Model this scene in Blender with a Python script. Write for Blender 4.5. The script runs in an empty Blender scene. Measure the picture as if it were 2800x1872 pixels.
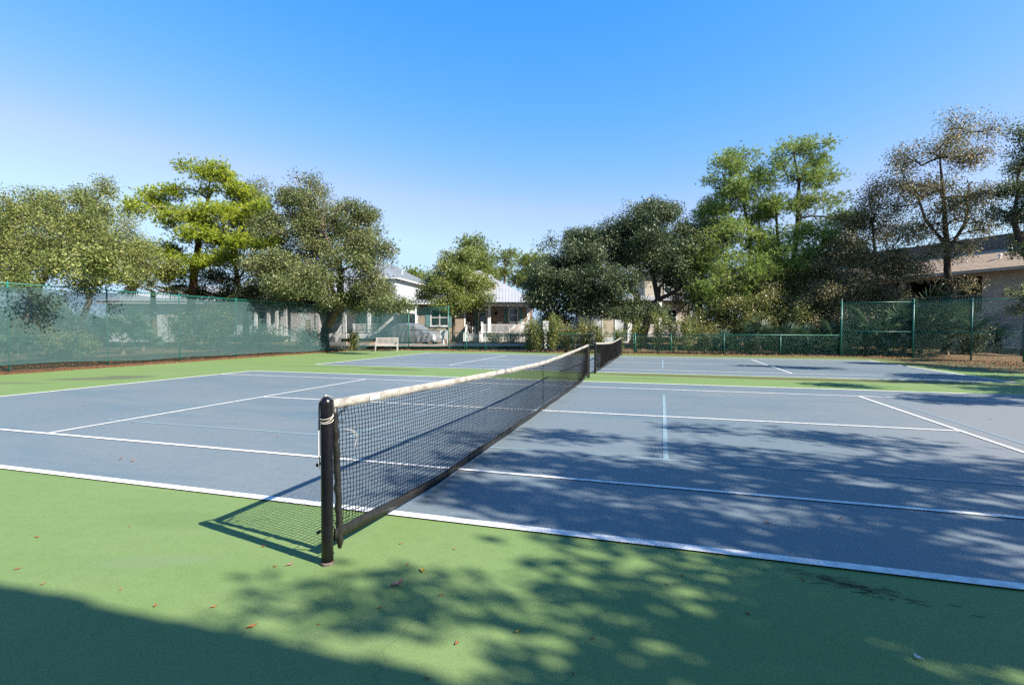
import bpy, math, random
import numpy as np
from mathutils import Vector, Matrix
R = math.radians
SC = bpy.context.scene
COL = SC.collection

# ------------------------------------------------------------------ camera
cam_d = bpy.data.cameras.new('camera')
cam_d.sensor_width = 36.0
cam_d.lens = 17.827
cam_d.clip_start = 0.05
cam_d.clip_end = 2000
cam = bpy.data.objects.new('camera', cam_d)
COL.objects.link(cam)
YAW, PIT, ROL = -0.2867, -0.0269, -0.0024
cam.matrix_world = (Matrix.Translation((2.0671, -3.6988, 1.5274)) @ Matrix.Rotation(-YAW, 4, 'Z')
                    @ Matrix.Rotation(math.pi / 2 + PIT, 4, 'X') @ Matrix.Rotation(-ROL, 4, 'Z'))
SC.camera = cam

# ------------------------------------------------------------------ sky, sun, exposure
SUN_EL, SUN_AZ = R(37.4), math.atan2(0.975, -0.223)      # azimuth measured from +Y towards +X
world = bpy.data.worlds.new('World')
SC.world = world
world.use_nodes = True
wn, wl = world.node_tree.nodes, world.node_tree.links
wn.clear()
sky = wn.new('ShaderNodeTexSky')
sky.sky_type = 'NISHITA'
sky.sun_disc = False
sky.sun_elevation = SUN_EL
sky.sun_rotation = SUN_AZ
sky.air_density = 1.0
sky.dust_density = 0.3
sky.ozone_density = 2.5
EXPO = 1.55
SKY_S = 0.065
def wmath(op, x, y):
    n = wn.new('ShaderNodeMath')
    n.operation = op
    for k, v in enumerate((x, y)):
        if hasattr(v, 'links'):
            wl.new(v, n.inputs[k])
        else:
            n.inputs[k].default_value = v
    return n.outputs[0]
# clear subtropical winter sky: one colour grade per channel over the whole dome
sep = wn.new('ShaderNodeSeparateColor')
wl.new(sky.outputs[0], sep.inputs[0])
com = wn.new('ShaderNodeCombineColor')
K_IN, K_OUT = 0.1776, 1 / (2 ** EXPO * SKY_S)
gch0 = wmath('MULTIPLY', wmath('POWER', wmath('MULTIPLY', sep.outputs[1], K_IN), .81), 1.08)
bch = wmath('MULTIPLY', wmath('POWER', wmath('MULTIPLY', sep.outputs[2], K_IN), .22), 1.15)
gch = wmath('MINIMUM', gch0, wmath('MULTIPLY', bch, .76))
rch = wmath('MINIMUM', wmath('MULTIPLY', wmath('POWER', wmath('MULTIPLY', sep.outputs[0], K_IN), 2.3), 5.2), wmath('MULTIPLY', gch, .70))
for k, ch in enumerate((rch, gch, bch)):
    wl.new(wmath('MULTIPLY', ch, K_OUT), com.inputs[k])
bg = wn.new('ShaderNodeBackground')
bg.inputs['Strength'].default_value = SKY_S
wo = wn.new('ShaderNodeOutputWorld')
wl.new(com.outputs[0], bg.inputs[0])
wl.new(bg.outputs[0], wo.inputs[0])
sun_d = bpy.data.lights.new('sun', 'SUN')
sun_d.energy = 5.0
sun_d.angle = R(0.42)
sun_d.color = (1.0, 0.93, 0.82)
sun = bpy.data.objects.new('sun', sun_d)
COL.objects.link(sun)
sdir = Vector((math.cos(SUN_EL) * math.sin(SUN_AZ), math.cos(SUN_EL) * math.cos(SUN_AZ), math.sin(SUN_EL)))
sun.rotation_euler = sdir.to_track_quat('Z', 'Y').to_euler()
sun.location = sdir * 60
SC.view_settings.view_transform = 'Standard'
SC.view_settings.look = 'None'
SC.view_settings.exposure = EXPO
SC.view_settings.gamma = 1.0
SC.view_settings.use_curve_mapping = False
SC.cycles.use_denoising = False

# ------------------------------------------------------------------ material helpers
def new_mat(name):
    m = bpy.data.materials.new(name)
    m.use_nodes = True
    nt = m.node_tree
    return m, nt.nodes, nt.links, nt.nodes['Principled BSDF']

def noise(N, L, scale, detail=4, rough=.6, vec=None, dist=0):
    n = N.new('ShaderNodeTexNoise')
    n.inputs['Scale'].default_value = scale
    n.inputs['Detail'].default_value = detail
    n.inputs['Roughness'].default_value = rough
    n.inputs['Distortion'].default_value = dist
    if vec is not None:
        L.new(vec, n.inputs['Vector'])
    return n.outputs['Fac']

def maprange(N, L, src, a, b, c, d):
    n = N.new('ShaderNodeMapRange')
    n.inputs[1].default_value, n.inputs[2].default_value = a, b
    n.inputs[3].default_value, n.inputs[4].default_value = c, d
    L.new(src, n.inputs[0])
    return n.outputs[0]

def mix(N, L, fac, a, b, mode='MIX'):
    n = N.new('ShaderNodeMix')
    n.data_type = 'RGBA'
    n.blend_type = mode
    for sock, v in ((n.inputs[0], fac), (n.inputs[6], a), (n.inputs[7], b)):
        if hasattr(v, 'links'):
            L.new(v, sock)
        elif isinstance(v, (int, float)):
            sock.default_value = v
        else:
            sock.default_value = (*v, 1)
    return n.outputs[2]

def vmul(N, L, vec, s):
    n = N.new('ShaderNodeVectorMath')
    n.operation = 'MULTIPLY'
    L.new(vec, n.inputs[0])
    n.inputs[1].default_value = s
    return n.outputs[0]

def bump(N, L, P, h, strength=.3, dist=.01):
    b = N.new('ShaderNodeBump')
    b.inputs['Strength'].default_value = strength
    b.inputs['Distance'].default_value = dist
    L.new(h, b.inputs['Height'])
    L.new(b.outputs[0], P.inputs['Normal'])

def simple(name, c, rough=.6, spec=.3, metal=0, var=.18, scale=6, bmp=0, bscale=60, stretch=None):
    """plain painted / natural surface with irregular tone and slight grain"""
    m, N, L, P = new_mat(name)
    tc = N.new('ShaderNodeTexCoord').outputs['Object']
    v = vmul(N, L, tc, stretch) if stretch else tc
    f = maprange(N, L, noise(N, L, scale, 5, .65, v), .3, .7, 0, 1)
    c2 = tuple(x * (1 - var * 1.4) for x in c)
    c1 = tuple(min(1, x * (1 + var * .6)) for x in c)
    L.new(mix(N, L, f, c2, c1), P.inputs['Base Color'])
    P.inputs['Roughness'].default_value = rough
    P.inputs['Specular IOR Level'].default_value = spec
    P.inputs['Metallic'].default_value = metal
    if bmp:
        bump(N, L, P, noise(N, L, bscale, 4, .6, v), bmp, .01)
    return m

def leaf_mat(name, dark, mid, light, trans=.28, rough=.5, spec=.3):
    m, N, L, P = new_mat(name)
    at = N.new('ShaderNodeAttribute')
    at.attribute_name = 'rnd'
    cr = N.new('ShaderNodeValToRGB')
    e = cr.color_ramp.elements
    e[0].position, e[0].color = 0, (*dark, 1)
    e[1].position, e[1].color = 1, (*light, 1)
    x = e.new(.55)
    x.color = (*mid, 1)
    L.new(at.outputs['Fac'], cr.inputs[0])
    L.new(cr.outputs[0], P.inputs['Base Color'])
    P.inputs['Roughness'].default_value = rough
    P.inputs['Specular IOR Level'].default_value = spec
    tr = N.new('ShaderNodeBsdfTranslucent')
    L.new(cr.outputs[0], tr.inputs[0])
    mx = N.new('ShaderNodeMixShader')
    mx.inputs[0].default_value = trans
    L.new(P.outputs[0], mx.inputs[1])
    L.new(tr.outputs[0], mx.inputs[2])
    L.new(mx.outputs[0], N['Material Output'].inputs[0])
    return m

def ellipse_mask(N, L, pos, cx, cy, rx, ry, rot=0, wob=.6, scale=.9):
    """soft irregular blot centred at (cx, cy) on the ground"""
    mp = N.new('ShaderNodeMapping')
    mp.vector_type = 'TEXTURE'
    mp.inputs['Location'].default_value = (cx, cy, 0)
    mp.inputs['Rotation'].default_value = (0, 0, rot)
    mp.inputs['Scale'].default_value = (rx, ry, 1)
    L.new(pos, mp.inputs['Vector'])
    ln = N.new('ShaderNodeVectorMath')
    ln.operation = 'LENGTH'
    L.new(mp.outputs[0], ln.inputs[0])
    nz = noise(N, L, scale, 5, .7, pos)
    ad = N.new('ShaderNodeMath')
    ad.operation = 'MULTIPLY_ADD'
    L.new(nz, ad.inputs[0])
    ad.inputs[1].default_value = wob
    ad.inputs[2].default_value = -wob * .5
    s = N.new('ShaderNodeMath')
    s.operation = 'ADD'
    L.new(ln.outputs['Value'], s.inputs[0])
    L.new(ad.outputs[0], s.inputs[1])
    return maprange(N, L, s.outputs[0], 1.0, .55, 0, 1)

def court_mat(name, base, worn, deep, stains_and_sheen=(), rough=.62, spec=.2):
    m, N, L, P = new_mat(name)
    pos = N.new('ShaderNodeNewGeometry').outputs['Position']
    big = maprange(N, L, noise(N, L, .35, 5, .6, pos, .6), .35, .68, 0, 1)
    c = mix(N, L, big, base, worn)
    band = maprange(N, L, noise(N, L, .5, 5, .65, vmul(N, L, pos, (.35, 1.6, 1)), 1.2), .5, .75, 0, .85)
    c = mix(N, L, band, c, deep)
    sm = maprange(N, L, noise(N, L, 9, 6, .75, pos), .45, .75, 0, .26)
    c = mix(N, L, sm, c, tuple(x * .55 for x in base))
    gr = maprange(N, L, noise(N, L, 75, 5, .85, pos), .3, .7, .76, 1.20)
    g3 = N.new('ShaderNodeCombineColor')
    for k in range(3):
        L.new(gr, g3.inputs[k])
    c = mix(N, L, 1.0, c, g3.outputs[0], 'MULTIPLY')
    for (cx, cy, rx, ry, rot, col, st) in stains_and_sheen:
        k = ellipse_mask(N, L, pos, cx, cy, rx, ry, rot)
        mm = N.new('ShaderNodeMath')
        mm.operation = 'MULTIPLY'
        L.new(k, mm.inputs[0])
        mm.inputs[1].default_value = st
        c = mix(N, L, mm.outputs[0], c, col)
    # scattered dark grit specks
    sp = maprange(N, L, noise(N, L, 42, 2, .5, pos), .73, .77, 0, .5)
    c = mix(N, L, sp, c, (.05, .04, .03))
    P.inputs['Roughness'].default_value = rough
    P.inputs['Specular IOR Level'].default_value = spec
    # hairline cracks and thin scuff arcs
    vo = N.new('ShaderNodeTexVoronoi')
    vo.feature = 'DISTANCE_TO_EDGE'
    vo.inputs['Scale'].default_value = .16
    wv = N.new('ShaderNodeVectorMath')
    wv.operation = 'ADD'
    nzc = N.new('ShaderNodeTexNoise')
    nzc.inputs['Scale'].default_value = 1.6
    nzc.inputs['Detail'].default_value = 6
    L.new(pos, nzc.inputs['Vector'])
    L.new(pos, wv.inputs[0])
    L.new(nzc.outputs['Color'], wv.inputs[1])
    L.new(wv.outputs[0], vo.inputs['Vector'])
    ck = maprange(N, L, vo.outputs['Distance'], .0003, .0013, 1, 0)
    gate_ = maprange(N, L, noise(N, L, .23, 2, .5, pos), .60, .66, 0, .4)
    mu = N.new('ShaderNodeMath')
    mu.operation = 'MULTIPLY'
    L.new(ck, mu.inputs[0])
    L.new(gate_, mu.inputs[1])
    c = mix(N, L, mu.outputs[0], c, tuple(x * .3 for x in base))
    L.new(c, P.inputs['Base Color'])
    bump(N, L, P, noise(N, L, 260, 4, .7, pos), .35, .004)
    return m

BR = (.10, .065, .035)
M = {}
M['green'] = court_mat('green_acrylic', (.120, .186, .060), (.138, .196, .074), (.106, .176, .056), [
    (-14.2, 7.4, 1.6, .62, .5, (.085, .085, .06), .75), (-14.0, 8.2, 1.1, .4, .2, (.085, .085, .06), .7),
    (-15.2, 5.7, 1.4, .3, .3, (.09, .095, .06), .6),
    (5.5, 13.7, 8.5, .42, 0, (.075, .045, .022), .8), (-7.6, 13.25, 1.6, .35, 0, (.07, .05, .025), .7),
    (1.3, 12.5, 2.0, .3, .1, (.1, .1, .04), .5), (-11, 13.6, 4, .25, .05, (.08, .125, .045), .6),
    (6, 27.2, 16, 1.1, 0, (.09, .075, .035), .75), (15.5, 24, 4, 7, 0, (.08, .055, .03), .8),
    (16, 12, 3.5, 8, 0, (.08, .085, .035), .5), (3.22, -.27, .26, .05, -.25, (.04, .035, .02), .5), (3.08, -.22, .34, .08, -.25, (.06, .06, .03), .35), (-9, 3.2, 2.2, .7, .4, (.125, .165, .185), .5), (-4.2, 1.9, 1.6, .35, .2, (.145, .165, .17), .5), (4.6, 3.2, 1.4, .5, .1, (.16, .17, .172), .5), (-2.6, .7, 1.3, .28, .1, (.14, .155, .17), .5), (-1.1, -1.2, .5, .12, .4, (.13, .18, .085), .6), (.5, -1.35, .4, .1, .9, (.09, .16, .05), .5), (-1.6, -.6, .7, .2, .2, (.1, .155, .055), .5)])
M['blue'] = court_mat('blue_acrylic', (.115, .148, .168), (.138, .163, .174), (.085, .130, .160), [
    (10, 4, 6, 9, 0, (.17, .172, .172), .75)], .5, .3)  # broad pale patch: sheen towards the sun, painted into the blue
M['line'] = simple('white_line_paint', (.62, .62, .61), .65, .25, var=.22, scale=14, bmp=.3, bscale=120)
M['pickle'] = simple('pale_blue_line_paint', (.165, .235, .27), .6, .3, var=.08, scale=3)
M['vinyl_green'] = simple('green_vinyl_coat', (.008, .11, .085), .4, .45, var=.12)
M['black_paint'] = simple('black_enamel', (.005, .005, .007), .30, .4, var=.3, scale=14, bmp=.08, bscale=40)
M['black_vinyl'] = simple('black_vinyl', (.014, .0135, .013), .42, .4, var=.35, scale=18, bmp=.5, bscale=28)
M['cord'] = simple('black_cord', (.006, .006, .007), .8, .1, var=.2)
M['rope'] = simple('weathered_rope', (.45, .42, .36), .9, .1, var=.2)
M['steel'] = simple('dull_steel', (.42, .42, .40), .4, .5, .6, var=.2)
m, N, L, P = new_mat('dirty_white_vinyl')
pos = N.new('ShaderNodeNewGeometry').outputs['Position']
d1 = maprange(N, L, noise(N, L, 5, 6, .75, vmul(N, L, pos, (1, 1, 2.5))), .42, .66, 0, .95)
d2 = maprange(N, L, noise(N, L, 60, 5, .7, pos), .4, .75, 0, .5)
c = mix(N, L, d1, (.35, .33, .30), (.115, .105, .095))
c = mix(N, L, d2, c, (.20, .185, .165))
L.new(c, P.inputs['Base Color'])
P.inputs['Roughness'].default_value = .55
M['head'] = m

def screen_mat(name, c, hole):
    m, N, L, P = new_mat(name)
    tc = N.new('ShaderNodeTexCoord').outputs['Object']
    streak = maprange(N, L, noise(N, L, 1.4, 6, .75, vmul(N, L, tc, (1, 1, 14))), .3, .7, 0, 1)
    L.new(mix(N, L, streak, tuple(x * .8 for x in c), tuple(x * 1.2 for x in c)), P.inputs['Base Color'])
    P.inputs['Roughness'].default_value = .8
    P.inputs['Specular IOR Level'].default_value = .15
    bump(N, L, P, noise(N, L, 1.1, 5, .6, vmul(N, L, tc, (1, 1, .45)), 1.5), .7, .12)
    tr = N.new('ShaderNodeBsdfTransparent')
    tl = N.new('ShaderNodeBsdfTranslucent')
    tl.inputs[0].default_value = (*c, 1)
    m1 = N.new('ShaderNodeMixShader')
    m1.inputs[0].default_value = .3
    L.new(P.outputs[0], m1.inputs[1])
    L.new(tl.outputs[0], m1.inputs[2])
    m2 = N.new('ShaderNodeMixShader')
    L.new(maprange(N, L, noise(N, L, 2.5, 5, .7, vmul(N, L, tc, (1, 1, 9))), .3, .7, hole - .07, hole + .07), m2.inputs[0])
    L.new(m1.outputs[0], m2.inputs[1])
    L.new(tr.outputs[0], m2.inputs[2])
    L.new(m2.outputs[0], N['Material Output'].inputs[0])
    return m
M['screen'] = screen_mat('woven_windscreen', (.060, .112, .114), .38)
M['screen2'] = screen_mat('thin_woven_windscreen', (.04, .09, .09), .52)

# ground: pine straw, leaf mould and thin grass
m, N, L, P = new_mat('pine_straw_ground')
pos = N.new('ShaderNodeNewGeometry').outputs['Position']
f1 = maprange(N, L, noise(N, L, .6, 6, .7, pos), .38, .62, 0, 1)
f2 = maprange(N, L, noise(N, L, 9, 6, .8, pos), .35, .65, 0, 1)
f3 = maprange(N, L, noise(N, L, .22, 4, .6, pos), .5, .62, 0, .7)
c = mix(N, L, f2, (.055, .032, .018), (.20, .12, .065))
c = mix(N, L, f1, c, (.15, .105, .06))
c = mix(N, L, f3, c, (.055, .075, .025))
L.new(c, P.inputs['Base Color'])
P.inputs['Roughness'].default_value = .95
P.inputs['Specular IOR Level'].default_value = .1
bump(N, L, P, noise(N, L, 30, 6, .8, pos), 1.0, .05)
M['ground'] = m
M['mulch'] = simple('red_brown_mulch', (.10, .05, .026), .95, .1, var=.55, scale=14, bmp=1, bscale=40)
M['straw'] = simple('orange_pine_straw', (.19, .095, .042), .95, .1, var=.45, scale=10, bmp=1, bscale=50)
M['concrete'] = simple('pale_concrete', (.25, .23, .20), .85, .2, var=.15, scale=1.5, bmp=.3)
M['bark_grey'] = simple('pale_lichen_and_sunlit_bark', (.21, .185, .155), .9, .1, var=.4, scale=9, bmp=.8, bscale=22)
M['bark_dark'] = simple('dark_oak_bark', (.075, .058, .045), .9, .1, var=.45, scale=9, bmp=.9, bscale=22)
M['bark_mid'] = simple('brown_oak_bark', (.15, .115, .085), .9, .1, var=.45, scale=9, bmp=.9, bscale=22)
M['bark_pine'] = simple('red_brown_pine_bark', (.16, .09, .06), .9, .1, var=.5, scale=8, bmp=1, bscale=14, stretch=(1, 1, .3))
M['leaf_pale'] = leaf_mat('pale_oak_leaves', (0.057, 0.083, 0.021), (0.155, 0.184, 0.044), (0.322, 0.310, 0.103), .3, .5, .3)
M['leaf_oak'] = leaf_mat('grey_green_oak_leaves', (0.045, 0.065, 0.025), (0.131, 0.156, 0.053), (0.325, 0.312, 0.131), .34, .42, .3)
M['leaf_dark'] = leaf_mat('dark_oak_leaves', (0.024, 0.045, 0.024), (0.073, 0.109, 0.050), (0.266, 0.280, 0.133), .32, .40, .3)
M['leaf_young'] = leaf_mat('green_gold_oak_leaves', (0.048, 0.078, 0.017), (0.167, 0.207, 0.040), (0.380, 0.368, 0.098), .3, .42, .5)
M['leaf_brown'] = leaf_mat('sparse_brownish_oak_leaves', (0.064, 0.078, 0.039), (0.194, 0.178, 0.082), (0.569, 0.433, 0.251), .35, .42, .3)
M['leaf_olive'] = leaf_mat('olive_thicket_leaves', (0.046, 0.069, 0.018), (0.159, 0.174, 0.046), (0.423, 0.355, 0.129), .34, .42, .5)
M['leaf_shrub'] = leaf_mat('bright_shrub_leaves', (.05, .08, .018), (.15, .18, .045), (.30, .29, .085), .3, .4)
M['needle_lime'] = leaf_mat('lime_pine_needles', (0.063, 0.115, 0.011), (0.241, 0.310, 0.021), (0.460, 0.483, 0.052), .3, .55)
M['needle'] = leaf_mat('green_pine_needles', (0.065, 0.131, 0.029), (0.210, 0.297, 0.061), (0.435, 0.493, 0.131), .3, .55)
M['needle_far'] = leaf_mat('far_pine_needles', (0.058, 0.104, 0.026), (0.156, 0.215, 0.047), (0.312, 0.325, 0.085), .3, .55)
M['frond'] = leaf_mat('fan_palm_blades', (.014, .038, .026), (.034, .070, .040), (.09, .12, .05), .25, .42, .35)
M['frond_yellow'] = leaf_mat('yellow_palm_blades', (.08, .09, .03), (.19, .18, .06), (.32, .28, .11), .3, .4)
M['fallen'] = leaf_mat('fallen_leaf_litter', (.10, .04, .018), (.26, .10, .04), (.42, .22, .10), .1, .7)

def siding(name, c):
    return simple(name, c, .65, .25, var=.06, scale=1.2)
M['sid_tan'] = siding('tan_siding', (.27, .215, .165))
M['sid_white'] = siding('white_siding', (.55, .55, .54))
M['sid_blue'] = siding('pale_blue_white_siding', (.44, .49, .51))
M['sid_grey'] = siding('pale_grey_siding', (.40, .42, .43))
M['sid_beige'] = siding('beige_siding', (.33, .29, .235))
M['trim'] = simple('white_trim_paint', (.62, .62, .61), .5, .3, var=.05)
M['bench'] = simple('weathered_white_bench_paint', (.33, .31, .29), .6, .25, var=.14, scale=12)
M['roof_metal'] = simple('pale_metal_roof', (.36, .36, .36), .38, .5, .25, var=.06, scale=1.5)
M['roof_blue'] = simple('blue_grey_metal_roof', (.24, .26, .28), .4, .5, .25, var=.08, scale=1.5)
M['teal'] = simple('teal_shutter_paint', (.10, .20, .195), .55, .3, var=.08)
M['glass'] = simple('dark_window_glass', (.022, .035, .033), .06, .6, var=.4, scale=3)
M['dark'] = simple('black_iron', (.012, .012, .012), .5, .3)
M['deck'] = simple('grey_deck_paint', (.22, .22, .22), .7, .2)
M['stucco'] = simple('tan_stucco', (.46, .40, .335), .9, .15, var=.1, scale=2, bmp=.4, bscale=90)
M['shingle'] = simple('brown_shingles', (.20, .15, .11), .9, .15, var=.45, scale=7, bmp=.6, bscale=40)
M['shingle_sunlit'] = simple('sunlit_tan_shingles', (.33, .25, .18), .9, .15, var=.3, scale=7, bmp=.6, bscale=40)  # lighter copy of the brown shingles, sunlight put into the colour
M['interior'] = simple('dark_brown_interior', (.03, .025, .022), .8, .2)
M['cover'] = simple('silver_car_cover', (.22, .225, .235), .36, .6, .35, var=.25, scale=5, bmp=1, bscale=9)
M['tyre'] = simple('tyre_rubber', (.012, .012, .012), .8, .2)
M['box'] = simple('grey_enclosure_paint', (.42, .44, .43), .5, .4)
M['hose'] = simple('brown_hose', (.06, .05, .045), .5, .4)
M['fleck'] = simple('orange_leaf', (.30, .10, .03), .7, .2, var=.4, scale=40)
M['leaf_pink'] = simple('pinkish_brown_leaf', (.22, .125, .095), .6, .3, var=.3, scale=30)
M['leaf_yellow'] = simple('yellow_leaf', (.33, .23, .03), .6, .3, var=.3, scale=30)
M['white_bit'] = simple('bleached_bit', (.6, .55, .5), .8, .2)

# ------------------------------------------------------------------ object helpers
def tag(o, label=None, cat=None, group=None, kind=None):
    for k, v in (('label', label), ('category', cat), ('group', group), ('kind', kind)):
        if v:
            o[k] = v
    return o

def empty(name, loc, rz=0, **kw):
    o = bpy.data.objects.new(name, None)
    o.empty_display_size = .2
    o.location = loc
    o.rotation_euler = (0, 0, rz)
    COL.objects.link(o)
    return tag(o, **kw)

def link(name, me, parent=None, loc=None, rot=None):
    o = bpy.data.objects.new(name, me)
    COL.objects.link(o)
    if parent is not None:
        o.parent = parent
    if loc is not None:
        o.location = loc
    if rot is not None:
        o.rotation_euler = rot
    return o

def np_mesh(name, V, Fc, k, mat, rnd=None, smooth=False):
    """mesh from an (n,3) array and an (m,k) face array, fast"""
    me = bpy.data.meshes.new(name)
    V = np.ascontiguousarray(V, dtype=np.float32)
    Fc = np.ascontiguousarray(Fc, dtype=np.int32)
    me.vertices.add(len(V))
    me.vertices.foreach_set('co', V.ravel())
    me.loops.add(Fc.size)
    me.loops.foreach_set('vertex_index', Fc.ravel())
    me.polygons.add(len(Fc))
    me.polygons.foreach_set('loop_start', np.arange(0, Fc.size, k, dtype=np.int32))
    if rnd is not None:
        a = me.attributes.new('rnd', 'FLOAT', 'FACE')
        a.data.foreach_set('value', np.ascontiguousarray(rnd, dtype=np.float32))
    if smooth:
        me.polygons.foreach_set('use_smooth', np.ones(len(Fc), dtype=bool))
    me.materials.append(mat)
    me.update(calc_edges=True)
    return me

class MB:
    """collects boxes, prisms and tubes into one mesh"""
    def __init__(s):
        s.v, s.f = [], []
    def add(s, vs, fs):
        n = len(s.v)
        s.v += [tuple(p) for p in vs]
        s.f += [tuple(i + n for i in f) for f in fs]
        return s
    def box(s, x0, x1, y0, y1, z0, z1):
        return s.add([(x0, y0, z0), (x1, y0, z0), (x1, y1, z0), (x0, y1, z0), (x0, y0, z1), (x1, y0, z1), (x1, y1, z1), (x0, y1, z1)],
                     [(0, 3, 2, 1), (4, 5, 6, 7), (0, 1, 5, 4), (1, 2, 6, 5), (2, 3, 7, 6), (3, 0, 4, 7)])
    def bar(s, a, b, w, h):
        """rectangular bar from a to b, w wide (horizontally), h high"""
        a, b = Vector(a), Vector(b)
        d = (b - a).normalized()
        u = d.cross(Vector((0, 0, 1)))
        u = u.normalized() if u.length > 1e-4 else Vector((1, 0, 0))
        w_ = u.cross(d).normalized()
        vs = []
        for p in (a, b):
            for su, sv in ((-1, -1), (1, -1), (1, 1), (-1, 1)):
                vs.append(p + u * su * w / 2 + w_ * sv * h / 2)
        return s.add(vs, [(0, 1, 2, 3), (7, 6, 5, 4), (0, 4, 5, 1), (1, 5, 6, 2), (2, 6, 7, 3), (3, 7, 4, 0)])
    def tube(s, pts, rad, n=8, cap=True):
        pts = [Vector(p) for p in pts]
        if not hasattr(rad, '__len__'):
            rad = [rad] * len(pts)
        rings = []
        ref = None
        for i, p in enumerate(pts):
            d = (pts[min(i + 1, len(pts) - 1)] - pts[max(i - 1, 0)])
            d = d.normalized() if d.length > 1e-9 else Vector((0, 0, 1))
            if ref is None:
                ref = Vector((1, 0, 0)) if abs(d.x) < .9 else Vector((0, 1, 0))
            u = (ref - d * ref.dot(d)).normalized()
            w = d.cross(u)
            ref = u
            rings.append([p + (u * math.cos(t) + w * math.sin(t)) * rad[i] for t in [2 * math.pi * k / n for k in range(n)]])
        vs = [q for r in rings for q in r]
        fs = []
        for i in range(len(pts) - 1):
            for k in range(n):
                a, b = i * n + k, i * n + (k + 1) % n
                fs.append((a, b, b + n, a + n))
        if cap:
            fs.append(tuple(range(n - 1, -1, -1)))
            fs.append(tuple(range((len(pts) - 1) * n, len(pts) * n)))
        return s.add(vs, fs)
    def ball(s, c, r, sx=1, sy=1, sz=1, nu=10, nv=7):
        vs, fs = [], []
        for j in range(nv + 1):
            th = math.pi * j / nv
            for i in range(nu):
                ph = 2 * math.pi * i / nu
                vs.append((c[0] + r * sx * math.sin(th) * math.cos(ph), c[1] + r * sy * math.sin(th) * math.sin(ph), c[2] + r * sz * math.cos(th)))
        for j in range(nv):
            for i in range(nu):
                fs.append((j * nu + i, (j + 1) * nu + i, (j + 1) * nu + (i + 1) % nu, j * nu + (i + 1) % nu))
        return s.add(vs, fs)
    def poly(s, pts, thick):
        """flat polygon given thickness along its own normal"""
        P_ = [Vector(p) for p in pts]
        nrm = Vector((0, 0, 0))
        for i in range(len(P_)):
            nrm += P_[i].cross(P_[(i + 1) % len(P_)])
        nrm.normalize()
        n = len(P_)
        vs = P_ + [p - nrm * thick for p in P_]
        fs = [tuple(range(n)), tuple(range(2 * n - 1, n - 1, -1))]
        fs += [(i, i + n, (i + 1) % n + n, (i + 1) % n) for i in range(n)]
        return s.add(vs, fs)
    def build(s, name, mat, parent=None, smooth=False, loc=None, bevel=0):
        me = bpy.data.meshes.new(name)
        me.from_pydata(s.v, [], s.f)
        me.materials.append(mat)
        if smooth:
            me.polygons.foreach_set('use_smooth', np.ones(len(me.polygons), dtype=bool))
        me.update()
        o = link(name, me, parent, loc)
        if bevel:
            b = o.modifiers.new('bevel', 'BEVEL')
            b.width = bevel
            b.segments = 2
            b.limit_method = 'ANGLE'
        return o

def copy_tree(o, parent=None):
    c = o.copy()
    COL.objects.link(c)
    if parent is not None:
        c.parent = parent
    for ch in [x for x in o.children]:
        copy_tree(ch, c)
    return c

def smooth01(t):
    t = min(1, max(0, t))
    return t * t * (3 - 2 * t)

def gh(x, y):
    """height of the natural ground"""
    return max(smooth01((y - 29.6) / 7) * .3, smooth01((-18.8 - x) / 4) * .28)

# ------------------------------------------------------------------ ground, courts and lines
nx, ny = 150, 130
xs = np.concatenate([np.linspace(-600, -62, 10), np.linspace(-60, 45, nx), np.linspace(47, 600, 10)])
ys = np.concatenate([np.linspace(-400, -32, 10), np.linspace(-30, 75, ny), np.linspace(77, 900, 12)])
gx, gy = np.meshgrid(xs, ys)
def st(t):
    t = np.clip(t, 0, 1)
    return t * t * (3 - 2 * t)
gz = np.maximum(st((gy - 29.6) / 7) * .3, st((-18.8 - gx) / 4) * .28)
inside = (np.abs(gx) < 18.4) & (gy > -4.3) & (gy < 28.6)
rng = np.random.default_rng(5)
gz = np.where(inside, -.06, gz - .012 + rng.uniform(-.03, .03, gx.shape) * (np.abs(gx) < 62))
gz = np.where((np.abs(gx) > 300) | (gy > 300), 0.2, gz)
W_ = len(xs)
idx = np.arange(len(xs) * len(ys)).reshape(len(ys), W_)
F_ = np.stack([idx[:-1, :-1], idx[:-1, 1:], idx[1:, 1:], idx[1:, :-1]], -1).reshape(-1, 4)
g = link('ground', np_mesh('ground', np.stack([gx, gy, gz], -1).reshape(-1, 3), F_, 4, M['ground'], smooth=True))
tag(g, kind='structure')

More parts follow.
